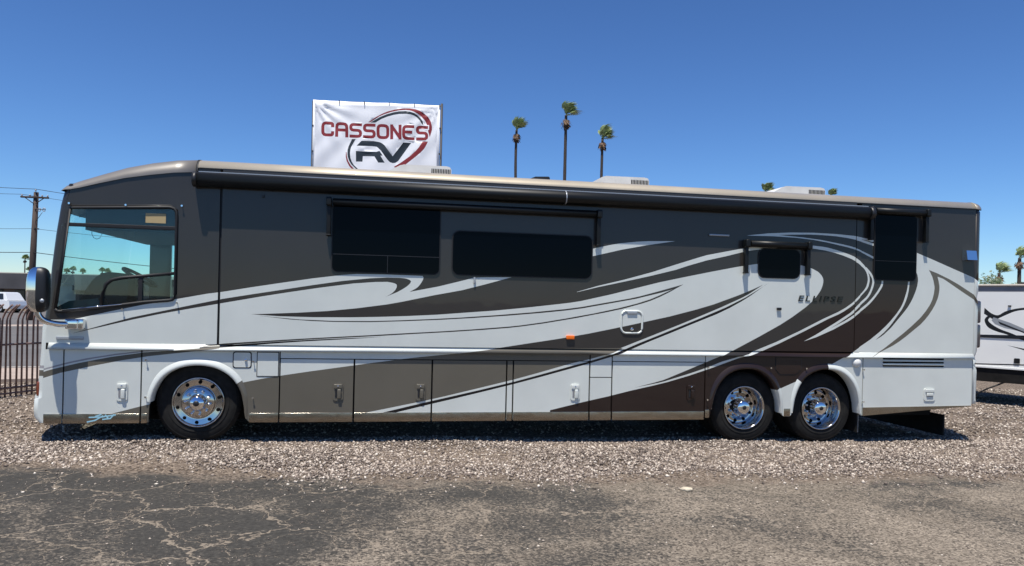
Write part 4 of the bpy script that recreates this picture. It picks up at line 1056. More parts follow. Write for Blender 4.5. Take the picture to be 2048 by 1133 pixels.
# ---- awnings
mb = MB()
prof = [(0.0, -0.02), (-0.05, 0.0), (-0.11, -0.004), (-0.155, -0.03), (-0.178, -0.075), (-0.178, -0.115), (-0.15, -0.16), (-0.09, -0.178), (-0.02, -0.172), (0.0, -0.165)]
def awning_body(x0, x1, ztop, mi):
    b = len(mb.v); k = len(prof)
    for x in (x0, x1):
        for y, dz in prof:
            mb.v.append((x, y - 0.012, ztop + dz))
    for i in range(k - 1):
        mb.face((b + i, b + i + 1, b + k + i + 1, b + k + i), mi, True)
    mb.face([b + i for i in range(k)][::-1], mi); mb.face([b + k + i for i in range(k)], mi)
awning_body(-2.185, 7.05, 3.372, 0)
aw = mb.build('awning', 'awning_black', RV)
mb = MB(); prof = [(y * 1.04, dz * 1.04 + 0.003) for y, dz in prof]
awning_body(2.468, 2.484, 3.37, 0); mb.build('awning_joint', 'silver', aw)
for xa, xb in ((-2.20, -2.15), (7.0, 7.065)):
    mb = MB(); awning_body(xa, xb, 3.37, 0); mb.build('awning_end_cap', 'black_plastic', aw)
mb = MB(); mb.box((-2.14, -0.105, 3.370), (7.0, -0.012, 3.381)); mb.build('awning_top_highlight', 'silver', aw)  # silver strip stands in for the sun highlight on the black awning's top edge
def window_awning(x0, x1, ztop, arm, y):
    mb = MB()
    mb.tube([(x0 + 0.05, y - 0.075, ztop - 0.045), (x1 - 0.05, y - 0.075, ztop - 0.045)], 0.046, 12)
    mb.box((x0 + 0.06, y - 0.06, ztop - 0.03), (x1 - 0.06, y, ztop + 0.004), 0, 0.008)
    w = mb.build('window_awning', 'awning_black', RV)
    for x in (x0, x1):
        a = MB()
        s_ = 1 if x == x0 else -1
        a.box((x - 0.034, y - 0.125, ztop - 0.10), (x + 0.034, y, ztop + 0.012), 0, 0.02)
        a.box((x - 0.026, y - 0.085, arm), (x + 0.026, y - 0.02, ztop - 0.06), 0, 0.010)
        a.box((x - 0.030, y - 0.09, arm - 0.004), (x + 0.030, y - 0.015, arm + 0.012), 0, 0.004)
        a.build('awning_arm', 'awning_black', w)
    return w
window_awning(-0.585, 2.955, 3.128, 2.66, -0.022)
window_awning(5.118, 6.072, 2.815, 2.355, -0.022)
window_awning(7.085, 7.995, 3.370, 2.90, -0.001)

# ---- small fittings
mb = MB()
mb.box((2.552, -0.055, 1.388), (2.664, -0.020, 1.441), 0, 0.010)
mb.build('side_marker', 'marker_orange', RV)
mb = MB()
path = rrect(3.325, 1.485, 3.625, 1.785, 0.07, 6)
mb.tube([(x, -0.026, z) for x, z in path] + [(path[0][0], -0.026, path[0][1])], 0.015, 8)
ht = mb.build('service_hatch', 'white', RV)
painted('hatch_cover', rrect(3.345, 1.505, 3.605, 1.765, 0.055, 5), -0.028, 0.004, ht, PAINT, 'white')
box_part('hatch_hinge', (3.405, -0.046, 1.745), (3.545, -0.026, 1.785), 'silver', ht, 0.006)
mb = MB(); mb.lathe([(0.001, -0.046), (0.018, -0.043), (0.022, -0.028)], (3.478, 0, 1.538), 14); mb.build('hatch_lock', 'chrome', ht)
box_part('utility_light', (5.632, -0.055, 1.845), (5.695, -0.022, 1.882), 'black_plastic', RV, 0.006)
mb = MB(); mb.box((4.575, -0.050, 2.862), (4.875, -0.022, 2.888), 0, 0.008); mb.build('porch_light', 'silver', RV)
mb = MB()
mb.add([(8.66, -0.004, 2.81), (8.85, -0.004, 2.81), (8.85, -0.004, 2.65), (8.66, -0.004, 2.65), (8.67, -0.075, 2.80), (8.84, -0.075, 2.80), (8.84, -0.10, 2.66), (8.67, -0.10, 2.66)],
       [(4, 7, 6, 5), (0, 4, 5, 1), (1, 5, 6, 2), (2, 6, 7, 3), (3, 7, 4, 0)])
mb.build('side_scene_light', 'chrome', RV)
box_part('clearance_lamp', (-1.405, -0.045, 3.105), (-1.375, -0.022, 3.135), 'black_plastic', RV)
for x, z in ((-3.604, 2.928), (-2.977, 2.936), (-2.34, 2.956), (-2.99, 1.674), (-2.371, 1.765), (-2.711, 1.063), (-2.707, 0.61), (-1.461, 1.055), (-1.46, 0.597), (5.566, 1.02), (6.119, 1.016), (7.042, 1.006), (7.044, 0.538), (4.613, 1.022), (4.609, 0.57)):
    mb = MB()
    mb.tube([(x, 0.0, z), (x, -0.034, z)], 0.005, 6)
    mb.tube([(x, -0.030, z), (x, -0.037, z)], 0.012, 10)
    mb.build('snap_post', 'chrome', RV)
for x, z in ((1.29, 2.175), ):
    mb = MB(); mb.box((x - 0.012, -0.05, z - 0.07), (x + 0.012, -0.022, z + 0.01), 0, 0.004); mb.build('window_latch', 'silver', RV)
# chrome name badge on the nose, letters too small to read in the photograph
mb = MB(); mb.box((-3.72, -0.012, 1.297), (-3.42, -0.001, 1.335), 0, 0.004); mb.build('nose_badge', 'silver', RV)
def lettering(text, x0, x1, z0, z1, y, mat, parent, shear=0.3):
    cu = bpy.data.curves.new('lettering_curve', 'FONT')
    cu.body = text
    cu.extrude = 0.0
    cu.space_character = 1.25
    tmp = bpy.data.objects.new('tmp', cu)
    COL.objects.link(tmp)
    bpy.context.view_layer.update()
    me = bpy.data.meshes.new_from_object(tmp.evaluated_get(bpy.context.evaluated_depsgraph_get()))
    bpy.data.objects.remove(tmp)
    V = np.array([v.co[:] for v in me.vertices])
    lo, hi = V.min(0), V.max(0)
    bm = bmesh.new(); bm.from_mesh(me)
    bmesh.ops.dissolve_degenerate(bm, dist=1e-5, edges=bm.edges[:])
    h = z1 - z0
    w = (x1 - x0) - shear * h
    for v in bm.verts:
        u, t = (v.co.x - lo[0]) / (hi[0] - lo[0]), (v.co.y - lo[1]) / (hi[1] - lo[1])
        v.co = Vector((x0 + u * w + t * h * shear, y, z0 + t * h))
    ext = bmesh.ops.extrude_face_region(bm, geom=bm.faces[:])
    for e in ext['geom']:
        if isinstance(e, bmesh.types.BMVert):
            e.co.y -= 0.009
    bmesh.ops.recalc_face_normals(bm, faces=bm.faces[:])
    b = MB(); b.bm(bm)
    bpy.data.meshes.remove(me)
    return b.build('name_lettering', mat, parent)
principled('badge_dark', (0.03, 0.031, 0.033), 0.12, 0.9)
lettering('ELLIPSE', 5.965, 6.68, 1.982, 2.064, -0.023, 'badge_dark', RV)['label'] = 'dark chrome raised letters reading ELLIPSE'

# ---- mirror
mb = MB()
bm = bmesh.new()
bmesh.ops.create_uvsphere(bm, u_segments=28, v_segments=18, radius=1)
for v in bm.verts:
    x, y, z = v.co
    sgn = lambda a, p_: math.copysign(abs(a) ** p_, a)
    v.co = Vector((-3.785 + 0.125 * sgn(x, 0.75), -0.33 + 0.10 * sgn(y, 0.7), 1.885 + 0.262 * sgn(z, 0.62)))
    if v.co.x > -3.70:
        v.co.x = -3.70 + (v.co.x + 3.70) * 0.5
bm.verts.index_update()
b0 = len(mb.v)
mb.v.extend([tuple(v.co) for v in bm.verts])
for f in bm.faces:
    cx = sum(v.co.x for v in f.verts) / len(f.verts)
    mb.face([v.index for v in f.verts], 0 if cx < -3.775 else 1, True)
bm.free()
mir = mb.build('side_mirror', ['chrome', 'black_plastic'], RV)
mb = MB(); mb.tube(smooth_path([(-3.80, -0.33, 1.66), (-3.785, -0.32, 1.585), (-3.735, -0.28, 1.525), (-3.64, -0.20, 1.490), (-3.55, -0.11, 1.485)], 4), 0.035, 12)
mb.box((-3.56, -0.15, 1.43), (-3.44, -0.06, 1.54), 0, 0.02)
mb.box((-3.60, -0.10, 1.425), (-3.395, 0.002, 1.550), 0, 0.022)
mb.build('mirror_arm', 'chrome', mir)
mb = MB(); mb.lathe([(0.001, -0.012), (0.02, -0.010), (0.024, 0)], (-3.715, -0.425, 1.76), 12); mb.build('mirror_pivot', 'silver', mir)

# ---- roof units
def roof_ac(x0):
    L_ = 0.975
    pts = [(0, 3.56), (0.02, 3.63), (0.10, 3.70), (0.24, 3.778), (0.30, 3.795), (0.90, 3.802), (0.955, 3.79), (L_, 3.755), (L_, 3.56)]
    o = MB()
    o.prism([(x0 + a, b) for a, b in pts], 0.95, 1.66, 0)
    body = o.build('air_conditioner', 'ac_white', RV)
    g = MB()
    for k in range(12):
        xx = x0 + 0.69 + k * 0.0235
        g.box((xx, 0.944, 3.695), (xx + 0.012, 0.951, 3.757))
    g.build('vent_slots', 'void', body)
for x0 in (0.076, 3.075, 6.02):
    roof_ac(x0)
mb = MB(); mb.prism([(2.18, 3.57), (2.22, 3.70), (2.30, 3.735), (2.50, 3.745), (2.52, 3.73), (2.52, 3.57)], 1.0, 1.4); mb.build('roof_vent', 'black_plastic', RV)
mb = MB(); mb.tube([(-1.80, 1.0, 3.55), (-1.75, 1.0, 3.66), (-1.72, 1.0, 3.67)], 0.012, 6); mb.build('antenna', 'black_plastic', RV)

# ---- wheels
def wheel(cx, cz, front):
    w = empty('wheel', (cx, 0.0, cz)); w.parent = RV
    RO, y0, wd = 0.50, (0.075 if front else 0.10), 0.285
    t = MB()
    t.lathe([(0.305, y0 + 0.02), (0.33, y0 + 0.004), (0.36, y0), (0.40, y0 + 0.002), (0.445, y0 + 0.012), (0.475, y0 + 0.026), (0.49, y0 + 0.045), (RO, y0 + 0.07), (RO, y0 + wd - 0.06), (0.47, y0 + wd - 0.02), (0.36, y0 + wd), (0.305, y0 + wd - 0.02)], (0, 0, 0), 56)
    for rr, yy in ((0.365, y0 - 0.003), (0.455, y0 + 0.013)):
        t.lathe([(rr - 0.004, yy + 0.003), (rr, yy - 0.003), (rr + 0.004, yy + 0.003)], (0, 0, 0), 56)
    # tread blocks round the shoulder
    for k in range(64):
        a = 2 * math.pi * k / 64
        ca, sa = math.cos(a), math.sin(a)
        e1 = Vector((ca, 0, sa)); e2 = Vector((-sa, 0, ca))
        vs = []
        for rr, yy in ((RO - 0.02, y0 + 0.035), (RO + 0.006, y0 + 0.06), (RO + 0.006, y0 + 0.11), (RO - 0.02, y0 + 0.11)):
            for s_ in (-0.017, 0.017):
                vs.append(e1 * rr + e2 * s_ + Vector((0, yy, 0)))
        t.add(vs, [(0, 1, 3, 2), (2, 3, 5, 4), (0, 2, 4, 6), (1, 7, 5, 3)])
    ty = t.build('tyre', 'rubber', w)
    if not front:
        t2 = MB()
        t2.lathe([(0.30, y0 + 0.36), (0.36, y0 + 0.34), (0.47, y0 + 0.36), (RO, y0 + 0.40), (RO, y0 + 0.58), (0.40, y0 + 0.62)], (0, 0, 0), 40)
        t2.build('inner_tyre', 'rubber', w)
    rim = MB()
    if front:
        rim.lathe([(0.304, y0 + 0.03), (0.312, y0 - 0.004), (0.306, y0 - 0.012), (0.296, y0 - 0.008), (0.288, y0 + 0.012), (0.278, y0 + 0.018), (0.222, y0 + 0.006), (0.208, y0 + 0.016), (0.200, y0 + 0.012), (0.196, y0 - 0.012), (0.185, y0 - 0.022), (0.10, y0 - 0.030)], (0, 0, 0), 56)
        hole_r, hole_y, hole_n, ph = 0.250, y0 + 0.0095, 10, 0.2
    else:
        rim.lathe([(0.304, y0 + 0.03), (0.312, y0 - 0.002), (0.306, y0 - 0.012), (0.294, y0 - 0.006), (0.282, y0 + 0.02), (0.276, y0 + 0.05), (0.264, y0 + 0.07), (0.258, y0 + 0.155), (0.250, y0 + 0.185), (0.235, y0 + 0.195), (0.185, y0 + 0.190), (0.175, y0 + 0.180), (0.10, y0 + 0.178)], (0, 0, 0), 56)
        hole_r, hole_y, hole_n, ph = 0.212, y0 + 0.189, 10, 0.1
    rim.build('rim', 'polished_wheel', w)
    hub = MB()
    if front:
        hub.lathe([(0.112, y0 - 0.028), (0.108, y0 - 0.04), (0.095, y0 - 0.085), (0.07, y0 - 0.115), (0.034, y0 - 0.125)], (0, 0, 0), 36)
        hub.lathe([(0.036, y0 - 0.124), (0.034, y0 - 0.130), (0.001, y0 - 0.131)], (0, 0, 0), 24, 1)
    else:
        hub.lathe([(0.115, y0 + 0.18), (0.106, y0 + 0.16), (0.100, y0 + 0.04), (0.098, y0 + 0.01), (0.08, y0 - 0.004), (0.03, y0 - 0.008)], (0, 0, 0), 36)
        hub.lathe([(0.031, y0 - 0.007), (0.029, y0 - 0.014), (0.001, y0 - 0.015)], (0, 0, 0), 24, 1)
    hub.build('hub_cap', ['chrome', 'black_plastic'], w)
    for k in range(10):
        a = 2 * math.pi * (k + 0.5) / 10 + ph
        r_ = 0.146 if front else 0.150
        n_ = MB()
        yb = y0 - 0.026 if front else y0 + 0.181
        dep = 0.05 if front else 0.07
        n_.lathe([(0.021, yb + 0.004), (0.020, yb - dep * 0.5), (0.014, yb - dep * 0.9), (0.001, yb - dep)], (r_ * math.cos(a), 0, r_ * math.sin(a)), 12)
        n_.build('lug_nut', 'chrome', w)
    for k in range(hole_n):
        a = 2 * math.pi * k / hole_n + ph + 0.05
        h_ = MB()
        h_.lathe([(0.001, hole_y - 0.006), (0.0215, hole_y - 0.006), (0.0225, hole_y + 0.004)], (hole_r * math.cos(a), 0, hole_r * math.sin(a)), 14)
        h_.build('hand_hole', 'void', w)
    return w
wheel(-2.120, 0.533, True)
wheel(5.235, 0.440, False)
wheel(6.448, 0.425, False)
for cx, cz in ((-2.105, 0.54), (5.185, 0.449), (6.388, 0.434)):
    mb = MB()
    mb.lathe([(0.30, 2.28), (0.47, 2.27), (0.50, 2.34), (0.50, 2.50), (0.46, 2.55), (0.3, 2.55), (0.02, 2.50)], (cx, 0, cz), 32)
    mb.tube([(cx, 0.25, cz), (cx, 2.4, cz)], 0.09, 10)
    mb.build('far_side_wheel', 'rubber', RV)

# ------------------------------------------------------------------ banner sign behind the motorhome
BX, BY = -2.25, 17.19
BANG = math.atan2(-0.82, 4.39)
sign = empty('banner_sign', (BX, BY, float(zg(BX))), BANG)
tag(sign, 'white vinyl banner with red lettering and dark oval swoosh on steel posts', 'sign')
z_off = float(zg(BX))
def banner_warp(x, z):
    d = 0.0
    for cx, cz, k, ph, amp in ((0.0, 8.75, 17, 0.4, 0.040), (4.46, 8.66, 15, 1.1, 0.034)):
        dx, dz = abs(x - cx), cz - z
        r_ = math.hypot(dx, dz)
        a = math.atan2(dz, dx + 1e-6)
        d += amp * math.sin(k * a + ph) * math.exp(-r_ / 1.05) * min(1, r_ / 0.12)
    d += 0.02 * math.sin(x * 2.1 + z * 1.3) + 0.010 * math.sin(x * 5.3 - z * 3.1)
    d += 0.012 * math.sin((x - z) * 6.0) * math.exp(-((z - 7.3) ** 2) / 0.5)
    return d
pz = [(m_, [(x, z - z_off) for x, z in q]) for m_, q in BANNER]
top = []
for i in range(25):
    u = i / 24
    sag = -0.012 * abs(math.sin(u * math.pi * 5))
    top.append((4.455 * (1 - u), 8.762 + (8.852 - 8.762) * u - z_off + sag))
bo = [(0.0, 5.9 - z_off), (4.47, 5.9 - z_off)] + top
grid = [(x, z - z_off) for x in np.arange(0.07, 4.42, 0.075) for z in np.arange(5.97, 8.72, 0.075)]
painted('banner', bo, 0.0, 0.004, sign, pz, 'banner', extra=grid, warp=lambda x, z: banner_warp(x, z))
for x in (-0.02, 4.51):
    mb = MB(); mb.tube([(x, 0.06, -0.1), (x, 0.06, 8.83 - z_off)], 0.04, 10); mb.build('sign_post', 'sign_steel', sign)
for za, zb in ((8.84, 8.75), (5.88, 5.88)):
    mb = MB(); mb.tube([(-0.02, 0.06, za - z_off), (4.51, 0.06, zb - z_off)], 0.022, 8); mb.build('cross_rail', 'sign_steel', sign)
for i in range(6):
    x = 0.02 + i * 0.883
    zt = 8.85 - 0.0204 * x - z_off
    mb = MB(); mb.box((x - 0.012, -0.02, zt - 0.075), (x + 0.012, 0.07, zt + 0.02)); mb.build('banner_tie', 'sign_steel', sign)
for x in (0.0, 4.47):
    for zt in (7.95, 7.05):
        mb = MB(); mb.box((x - 0.025, -0.03, zt - z_off - 0.02), (x + 0.025, 0.07, zt - z_off + 0.02)); mb.build('banner_tie', 'sign_steel', sign)

# ------------------------------------------------------------------ palms
def fan_frond(mb, base, d, length, wind, rnd, mi=0):
    """petiole with a fan of narrow blades at its end, swept by the wind"""
    d = Vector(d).normalized()
    tip = base + d * length * 0.5
    side = d.cross(Vector((0, 0, 1)))
    if side.length < 0.1:
        side = Vector((1, 0, 0))
    side.normalize()
    nrm = side.cross(d).normalized()
    mb.tube([base, base + d * length * 0.25, tip], [0.03, 0.022, 0.014], 4, mi, False)
    nb = 15
    for k in range(nb):
        a = R(-105 + 210 * k / (nb - 1)) + rnd.uniform(-0.06, 0.06)
        bd = (d * math.cos(a) + side * math.sin(a)).normalized()
        ln = length * (0.60 - 0.12 * abs(a)) * rnd.uniform(0.85, 1.1)
        wd = 0.075
        cr_ = bd.cross(nrm).normalized() * wd
        m1 = tip + bd * ln * 0.5 + wind * ln * 0.12 + nrm * 0.04
        m2 = tip + bd * ln + wind * ln * 0.55 + Vector((0, 0, -0.20 * ln))
        b = len(mb.v)
        mb.v.extend([tuple(tip + cr_ * 0.3), tuple(tip - cr_ * 0.3), tuple(m1 + cr_), tuple(m1 - cr_), tuple(m2)])
        mb.face((b, b + 1, b + 3, b + 2), mi); mb.face((b + 2, b + 3, b + 4), mi)
def palm(x, y, top, r_trunk, crown, label, seed, wind=(0.9, 0, 0.1), skirt=1.0, lean=(0, 0), bend=0.0):
    rnd = random.Random(seed)
    z0 = float(zg(x))
    root = empty('palm_tree', (x, y, z0))
    tag(root, label, 'palm tree', 'tall fan palms standing behind the lot')
    H = top - z0 - crown * 0.75
    wind = Vector(wind)
    mb = MB()
    pts, rs = [], []
    n = 26
    for i in range(n + 1):
        t = i / n
        pts.append((lean[0] * t + bend * math.sin(t * 6.0) * 0.5, lean[1] * t, H * t))
        rs.append(r_trunk * (1.35 - 0.5 * t) * (1 + 0.05 * ((i % 2) - 0.5)))
    mb.tube(pts, rs, 9)
    mb.build('trunk', 'bark', root)
    top_p = Vector(pts[-1])
    sk = MB()
    for i in range(110):
        t = rnd.random()
        a = rnd.uniform(0, 6.283)
        zz = top_p.z - crown * (0.30 + 0.50 * t) * skirt
        rr = r_trunk * (1.2 + 1.5 * math.sin(math.pi * min(1, t * 0.9 + 0.08)))
        o = Vector((math.cos(a), math.sin(a), 0))
        c = Vector((top_p.x, top_p.y, zz)) + o * rr * rnd.uniform(0.5, 1.0)
        tg = Vector((-o.y, o.x, 0))
        ln = crown * rnd.uniform(0.10, 0.26)
        dn = (o * rnd.uniform(0.2, 0.9) + Vector((0, 0, -1)) + wind * 0.2).normalized()
        b = len(sk.v)
        sk.v.extend([tuple(c + tg * 0.09), tuple(c - tg * 0.09), tuple(c + dn * ln - tg * 0.05), tuple(c + dn * ln + tg * 0.05)])
        sk.face((b, b + 1, b + 2, b + 3))
    sk.build('dead_frond_skirt', 'dead_frond', root)
    fr = MB()
    nf = 26
    for i in range(nf):
        el = R(86 - 100 * (i / (nf - 1)) ** 1.1)
        az = i * 2.39996 + rnd.uniform(-0.3, 0.3)
        d = Vector((math.cos(az) * math.cos(el), math.sin(az) * math.cos(el), math.sin(el)))
        upw = max(0.0, -d.dot(wind))
        d = (d + wind * 0.55 + Vector((0, 0, 0.45 + 0.6 * upw))).normalized()
        fan_frond(fr, top_p + Vector((0, 0, rnd.uniform(-0.1, 0.15) * crown)), d, crown * rnd.uniform(0.75, 1.05), wind, rnd)
    fr.build('crown', 'frond', root)
    return root
palm(16.2, 73.8, 22.9, 0.17, 1.5, 'slender windblown palm, left of the three rising above the motorhome roof', 1, (0.75, 0, 0.35), lean=(-0.5, 0), bend=0.35)
palm(21.2, 72.8, 24.9, 0.19, 1.7, 'tallest windblown palm, middle of the three rising above the motorhome roof', 2, (0.95, 0, 0.05))
palm(25.25, 72.1, 22.3, 0.17, 1.6, 'windblown palm, right of the three rising above the motorhome roof', 3, (1.0, 0, 0.0), lean=(0.15, 0))
palm(43.9, 68.6, 16.25, 0.2, 1.2, 'palm crown just showing left of the rearmost roof air conditioner', 4, (0.8, 0, 0.1))
palm(51.3, 67.2, 15.75, 0.2, 0.9, 'palm crown just showing right of the rearmost roof air conditioner', 5, (0.8, 0, 0.1))
palm(91.3, 85.2, 9.4, 0.24, 1.75, 'short windblown palm just above the white trailer roof', 6, (1.0, -0.2, 0.1))
palm(94.2, 84.6, 11.8, 0.26, 1.9, 'taller palm at the right edge beyond the white trailer', 7, (1.0, -0.2, 0.1))
palm(-69.8, 156, 9.35, 0.11, 1.15, 'distant palm standing left of the utility pole', 8, (0.3, 0, 0), 0.5)
palm(-68.9, 155.8, 6.9, 0.11, 1.0, 'low distant palm close against the utility pole', 9, (0.3, 0, 0), 0.5)
for i, (x, y, t) in enumerate(((-61.3, 154, 6.9), (-60.2, 154.2, 7.3), (-58.2, 153.8, 6.9), (-54.3, 153.0, 7.2), (-53.3, 152.9, 7.0))):
    palm(x, y, t - 0.1, 0.12, 1.0, ('first', 'second', 'third', 'fourth', 'fifth')[i] + ' small far palm from the left seen through the cab window', 20 + i, (0.2, 0, 0), 0.5)
def bush(x, y, h, w, label, seed):
    rnd = random.Random(seed)
    root = empty('tree', (x, y, float(zg(x))))
    tag(root, label, 'tree', 'leafy trees beyond the trailer')
    mb = MB()
    mb.tube([(0, 0, 0), (0.1, 0, h * 0.4), (0, 0, h * 0.75)], [0.16, 0.12, 0.04], 7)
    for k in range(6):
        a = k * 1.05
        mb.tube([(0.05, 0, h * (0.35 + 0.04 * k)), (math.cos(a) * w * 0.3, math.sin(a) * w * 0.3, h * (0.6 + 0.04 * k))], [0.06, 0.02], 5)
    mb.build('trunk', 'bark', root)
    lf = MB()
    cl = [(rnd.gauss(0, w * 0.25), rnd.gauss(0, w * 0.25), h * rnd.uniform(0.45, 0.92), rnd.uniform(0.25, 0.5) * w * 0.5) for _ in range(22)]
    for cx, cy, cz, cr_ in cl:
        for _ in range(160):
            v = Vector((rnd.gauss(0, 1), rnd.gauss(0, 1), rnd.gauss(0, 0.8))).normalized() * cr_ * rnd.random() ** 0.4
            c = Vector((cx, cy, cz)) + v
            u = Vector((rnd.uniform(-1, 1), rnd.uniform(-1, 1), rnd.uniform(-1, 1))).normalized()
            w_ = u.orthogonal().normalized()
            s_ = rnd.uniform(0.07, 0.15)
            b = len(lf.v)
            lf.v.extend([tuple(c - u * s_), tuple(c + w_ * s_ * 0.5), tuple(c + u * s_), tuple(c - w_ * s_ * 0.5)])
            lf.face((b, b + 1, b + 2, b + 3))
    lf.build('crown', 'leaf', root)
bush(49.0, 42.3, 5.25, 3.6, 'leafy tree top over the left end of the trailer roof', 31)
bush(51.6, 41.7, 5.05, 3.6, 'leafy tree top over the right end of the trailer roof', 32)

# ------------------------------------------------------------------ white travel trailer at the right
TANG = math.atan2(-0.877, 0.48)
tr = empty('travel_trailer', (13.7, 4.35, 0.0), TANG)
tag(tr, 'white travel trailer with black swoosh graphics parked behind the motorhome tail', 'trailer')
gz = float(zg(13.7))
painted('side_wall', [(-3.4, 0.66), (2.6, 0.66), (2.6, 2.36), (-3.4, 2.36)], 0.0, 0.05, tr, TRAILER_PAINT, 'trailer_white')
box_part('upper_band', (-3.4, 0.004, 2.362), (2.6, 0.05, 2.488), 'trailer_grey', tr)
mb = MB(); mb.box((-3.42, -0.03, 2.488), (2.62, 2.3, 2.53), 0, 0.012); mb.build('roof', 'cream', tr)
mb = MB()
mb.box((-3.35, 0.02, 0.35), (2.55, 2.2, 0.655)); mb.build('underbelly', 'underbody', tr)
mb = MB(); mb.box((-3.4, 0.052, 0.66), (2.6, 2.25, 2.487)); mb.build('body', 'trailer_white', tr)
box_part('belt_moulding', (-3.4, -0.016, 1.335), (2.6, -0.001, 1.372), 'black', tr, 0.004)
box_part('skirt_moulding', (-3.4, -0.012, 0.655), (2.6, -0.001, 0.70), 'trailer_white', tr, 0.004)
mb = MB(); mb.prism(rrect(0.175, 0.80, 0.285, 0.91, 0.02), -0.02, 0.0); mb.build('utility_hatch', 'black', tr)
box_part('porch_light', (0.04, -0.03, 2.035), (0.10, 0.0, 2.065), 'black_plastic', tr, 0.006)
mb = MB(); mb.prism([(-0.05, 2.53), (0.05, 2.60), (0.35, 2.625), (0.70, 2.60), (0.8, 2.53)], 0.8, 1.5); mb.build('roof_vent', 'black_plastic', tr)
for k in range(2):
    mb = MB()
    x = -2.9 + k * 0.85
    mb.lathe([(0.001, 0.10), (0.18, 0.10), (0.20, 0.08), (0.33, 0.09), (0.35, 0.12), (0.35, 0.30), (0.30, 0.32)], (x, 0, gz + 0.35), 28)
    mb.build('wheel', 'rubber', tr)
for x in (-3.1, 2.3):
    mb = MB(); mb.tube([(x, 0.4, 0.40), (x, 0.4, gz)], 0.03, 8); mb.box((x - 0.1, 0.3, gz - 0.01), (x + 0.1, 0.5, gz + 0.02)); mb.build('stabiliser_jack', 'black_plastic', tr)
mb = MB(); mb.tube([(0.05, 0.1, 0.40), (-0.35, 0.0, 0.18), (-0.8, -0.05, gz + 0.03)], 0.018, 6); mb.build('drain_hose', 'black_plastic', tr)

# ------------------------------------------------------------------ fence at the left
fd = Vector((0.47, 0.88, 0)).normalized()
fn = Vector((fd.y, -fd.x, 0))
F0 = Vector((-6.07, 3.92, 0))
fence = empty('fence', (F0.x, F0.y, float(zg(F0.x))))
tag(fence, 'rust brown iron picket fence with bent-over tops at the left edge', 'fence')
FH = 1.28
pk = MB()
pk.tube([(0, 0, 0.0), (0, 0, FH)] + [tuple(fn * 0.22 * t * t * 0.9 + fn * 0.02 * t + Vector((0, 0, FH + 0.27 * t))) for t in (0.25, 0.5, 0.75, 1.0)], 0.0155, 6)
p0 = pk.build('picket', 'fence_rust', fence)
rnd = random.Random(9)
for i in range(-62, 32):
    o = p0 if i == -62 else p0.copy()
    if i != -62:
        COL.objects.link(o); o.parent = fence
    o.location = fd * (i * 0.098)
    o.rotation_euler = (rnd.uniform(-0.02, 0.02), rnd.uniform(-0.02, 0.02), rnd.uniform(-0.08, 0.08))
for z in (0.06, 0.15, 0.88):
    mb = MB()
    q0, q1 = fd * (-6.2), fd * 3.1
    mb.tube([tuple(q0 + Vector((0, 0, z))), tuple(q1 + Vector((0, 0, z)))], 0.019 if z > 0.1 else 0.016, 6)
    mb.build('rail', 'fence_rust', fence)
for s_ in (-5.0, -2.5, -0.06, 2.4):
    mb = MB(); q = fd * s_
    mb.box((q.x - 0.035, q.y - 0.035, -0.05), (q.x + 0.035, q.y + 0.035, FH + 0.05)); mb.build('post', 'fence_rust', fence)

# ------------------------------------------------------------------ utility pole and its lines
PX, PY = -20.45, 39.9
pole = empty('utility_pole', (PX, PY, float(zg(PX))))
tag(pole, 'dark wooden utility pole with crossarm and braces at the left', 'utility pole')
zp = float(zg(PX))
mb = MB(); mb.tube([(-0.12, 0, -0.3), (0.0, 0, 4), (0.10, 0, 7.95 - zp)], [0.20, 0.175, 0.135], 12); mb.build('pole', 'pole_wood', pole)
ra = Vector((math.cos(YAW), -math.sin(YAW), 0))
za = 7.62 - zp
def pa(s_, z): return tuple(ra * s_ + Vector((0.08, -0.15, z)))
mb = MB(); mb.tube([pa(-0.85, za + 0.02), pa(0.85, za - 0.02)], 0.058, 6); mb.build('crossarm', 'pole_wood', pole)
for s_ in (-1, 1):
    mb = MB(); mb.tube([pa(s_ * 0.62, za), pa(s_ * 0.06, za - 0.38)], 0.028, 6); mb.build('brace', 'pole_wood', pole)
for s_, z in ((-0.78, za + 0.04), (-0.30, za + 0.04), (0.45, za + 0.02), (0.78, za + 0.02), (0.05, 7.97 - zp)):
    mb = MB()
    q = pa(s_, z)
    mb.lathe([(0.02, 0), (0.05, 0.03), (0.035, 0.06), (0.055, 0.09), (0.03, 0.13), (0.001, 0.14)], q, 10, 0, 'z'); mb.build('insulator', 'insulator', pole)
for s_ in (0.30, 0.58):
    mb = MB()
    c = Vector(pa(s_, 6.88 - zp))
    mb.tube([tuple(c + Vector((math.cos(a) * 0.075, 0, math.sin(a) * 0.10))) for a in [k * 0.6283 for k in range(11)]], 0.028, 6); mb.build('cable_loop', 'insulator', pole)
mb = MB(); mb.tube([pa(0.02, 6.9 - zp), pa(0.62, 6.88 - zp)], 0.022, 6); mb.tube([pa(0.08, 6.15 - zp), pa(0.48, 6.72 - zp)], 0.016, 5); mb.tube([pa(0.06, 5.75 - zp), pa(0.30, 5.70 - zp)], 0.04, 6); mb.build('bracket', 'black_plastic', pole)
def wire(a, b, sag, r_, label):
    P = []
    a, b = Vector(a), Vector(b)
    for k in range(25):
        t = k / 24
        P.append(tuple(a.lerp(b, t) + Vector((0, 0, -sag * 4 * t * (1 - t)))))
    mb = MB(); mb.tube(P, r_, 5)
    o = mb.build('power_line', 'wire')
    tag(o, label, 'power line', 'overhead lines on the utility pole')
L1_ = Vector(pa(0.05, 0)) + Vector((PX, PY, 0))
lft = Vector((-0.95, 0.32, 0)); rgt = Vector((0.985, -0.17, 0))
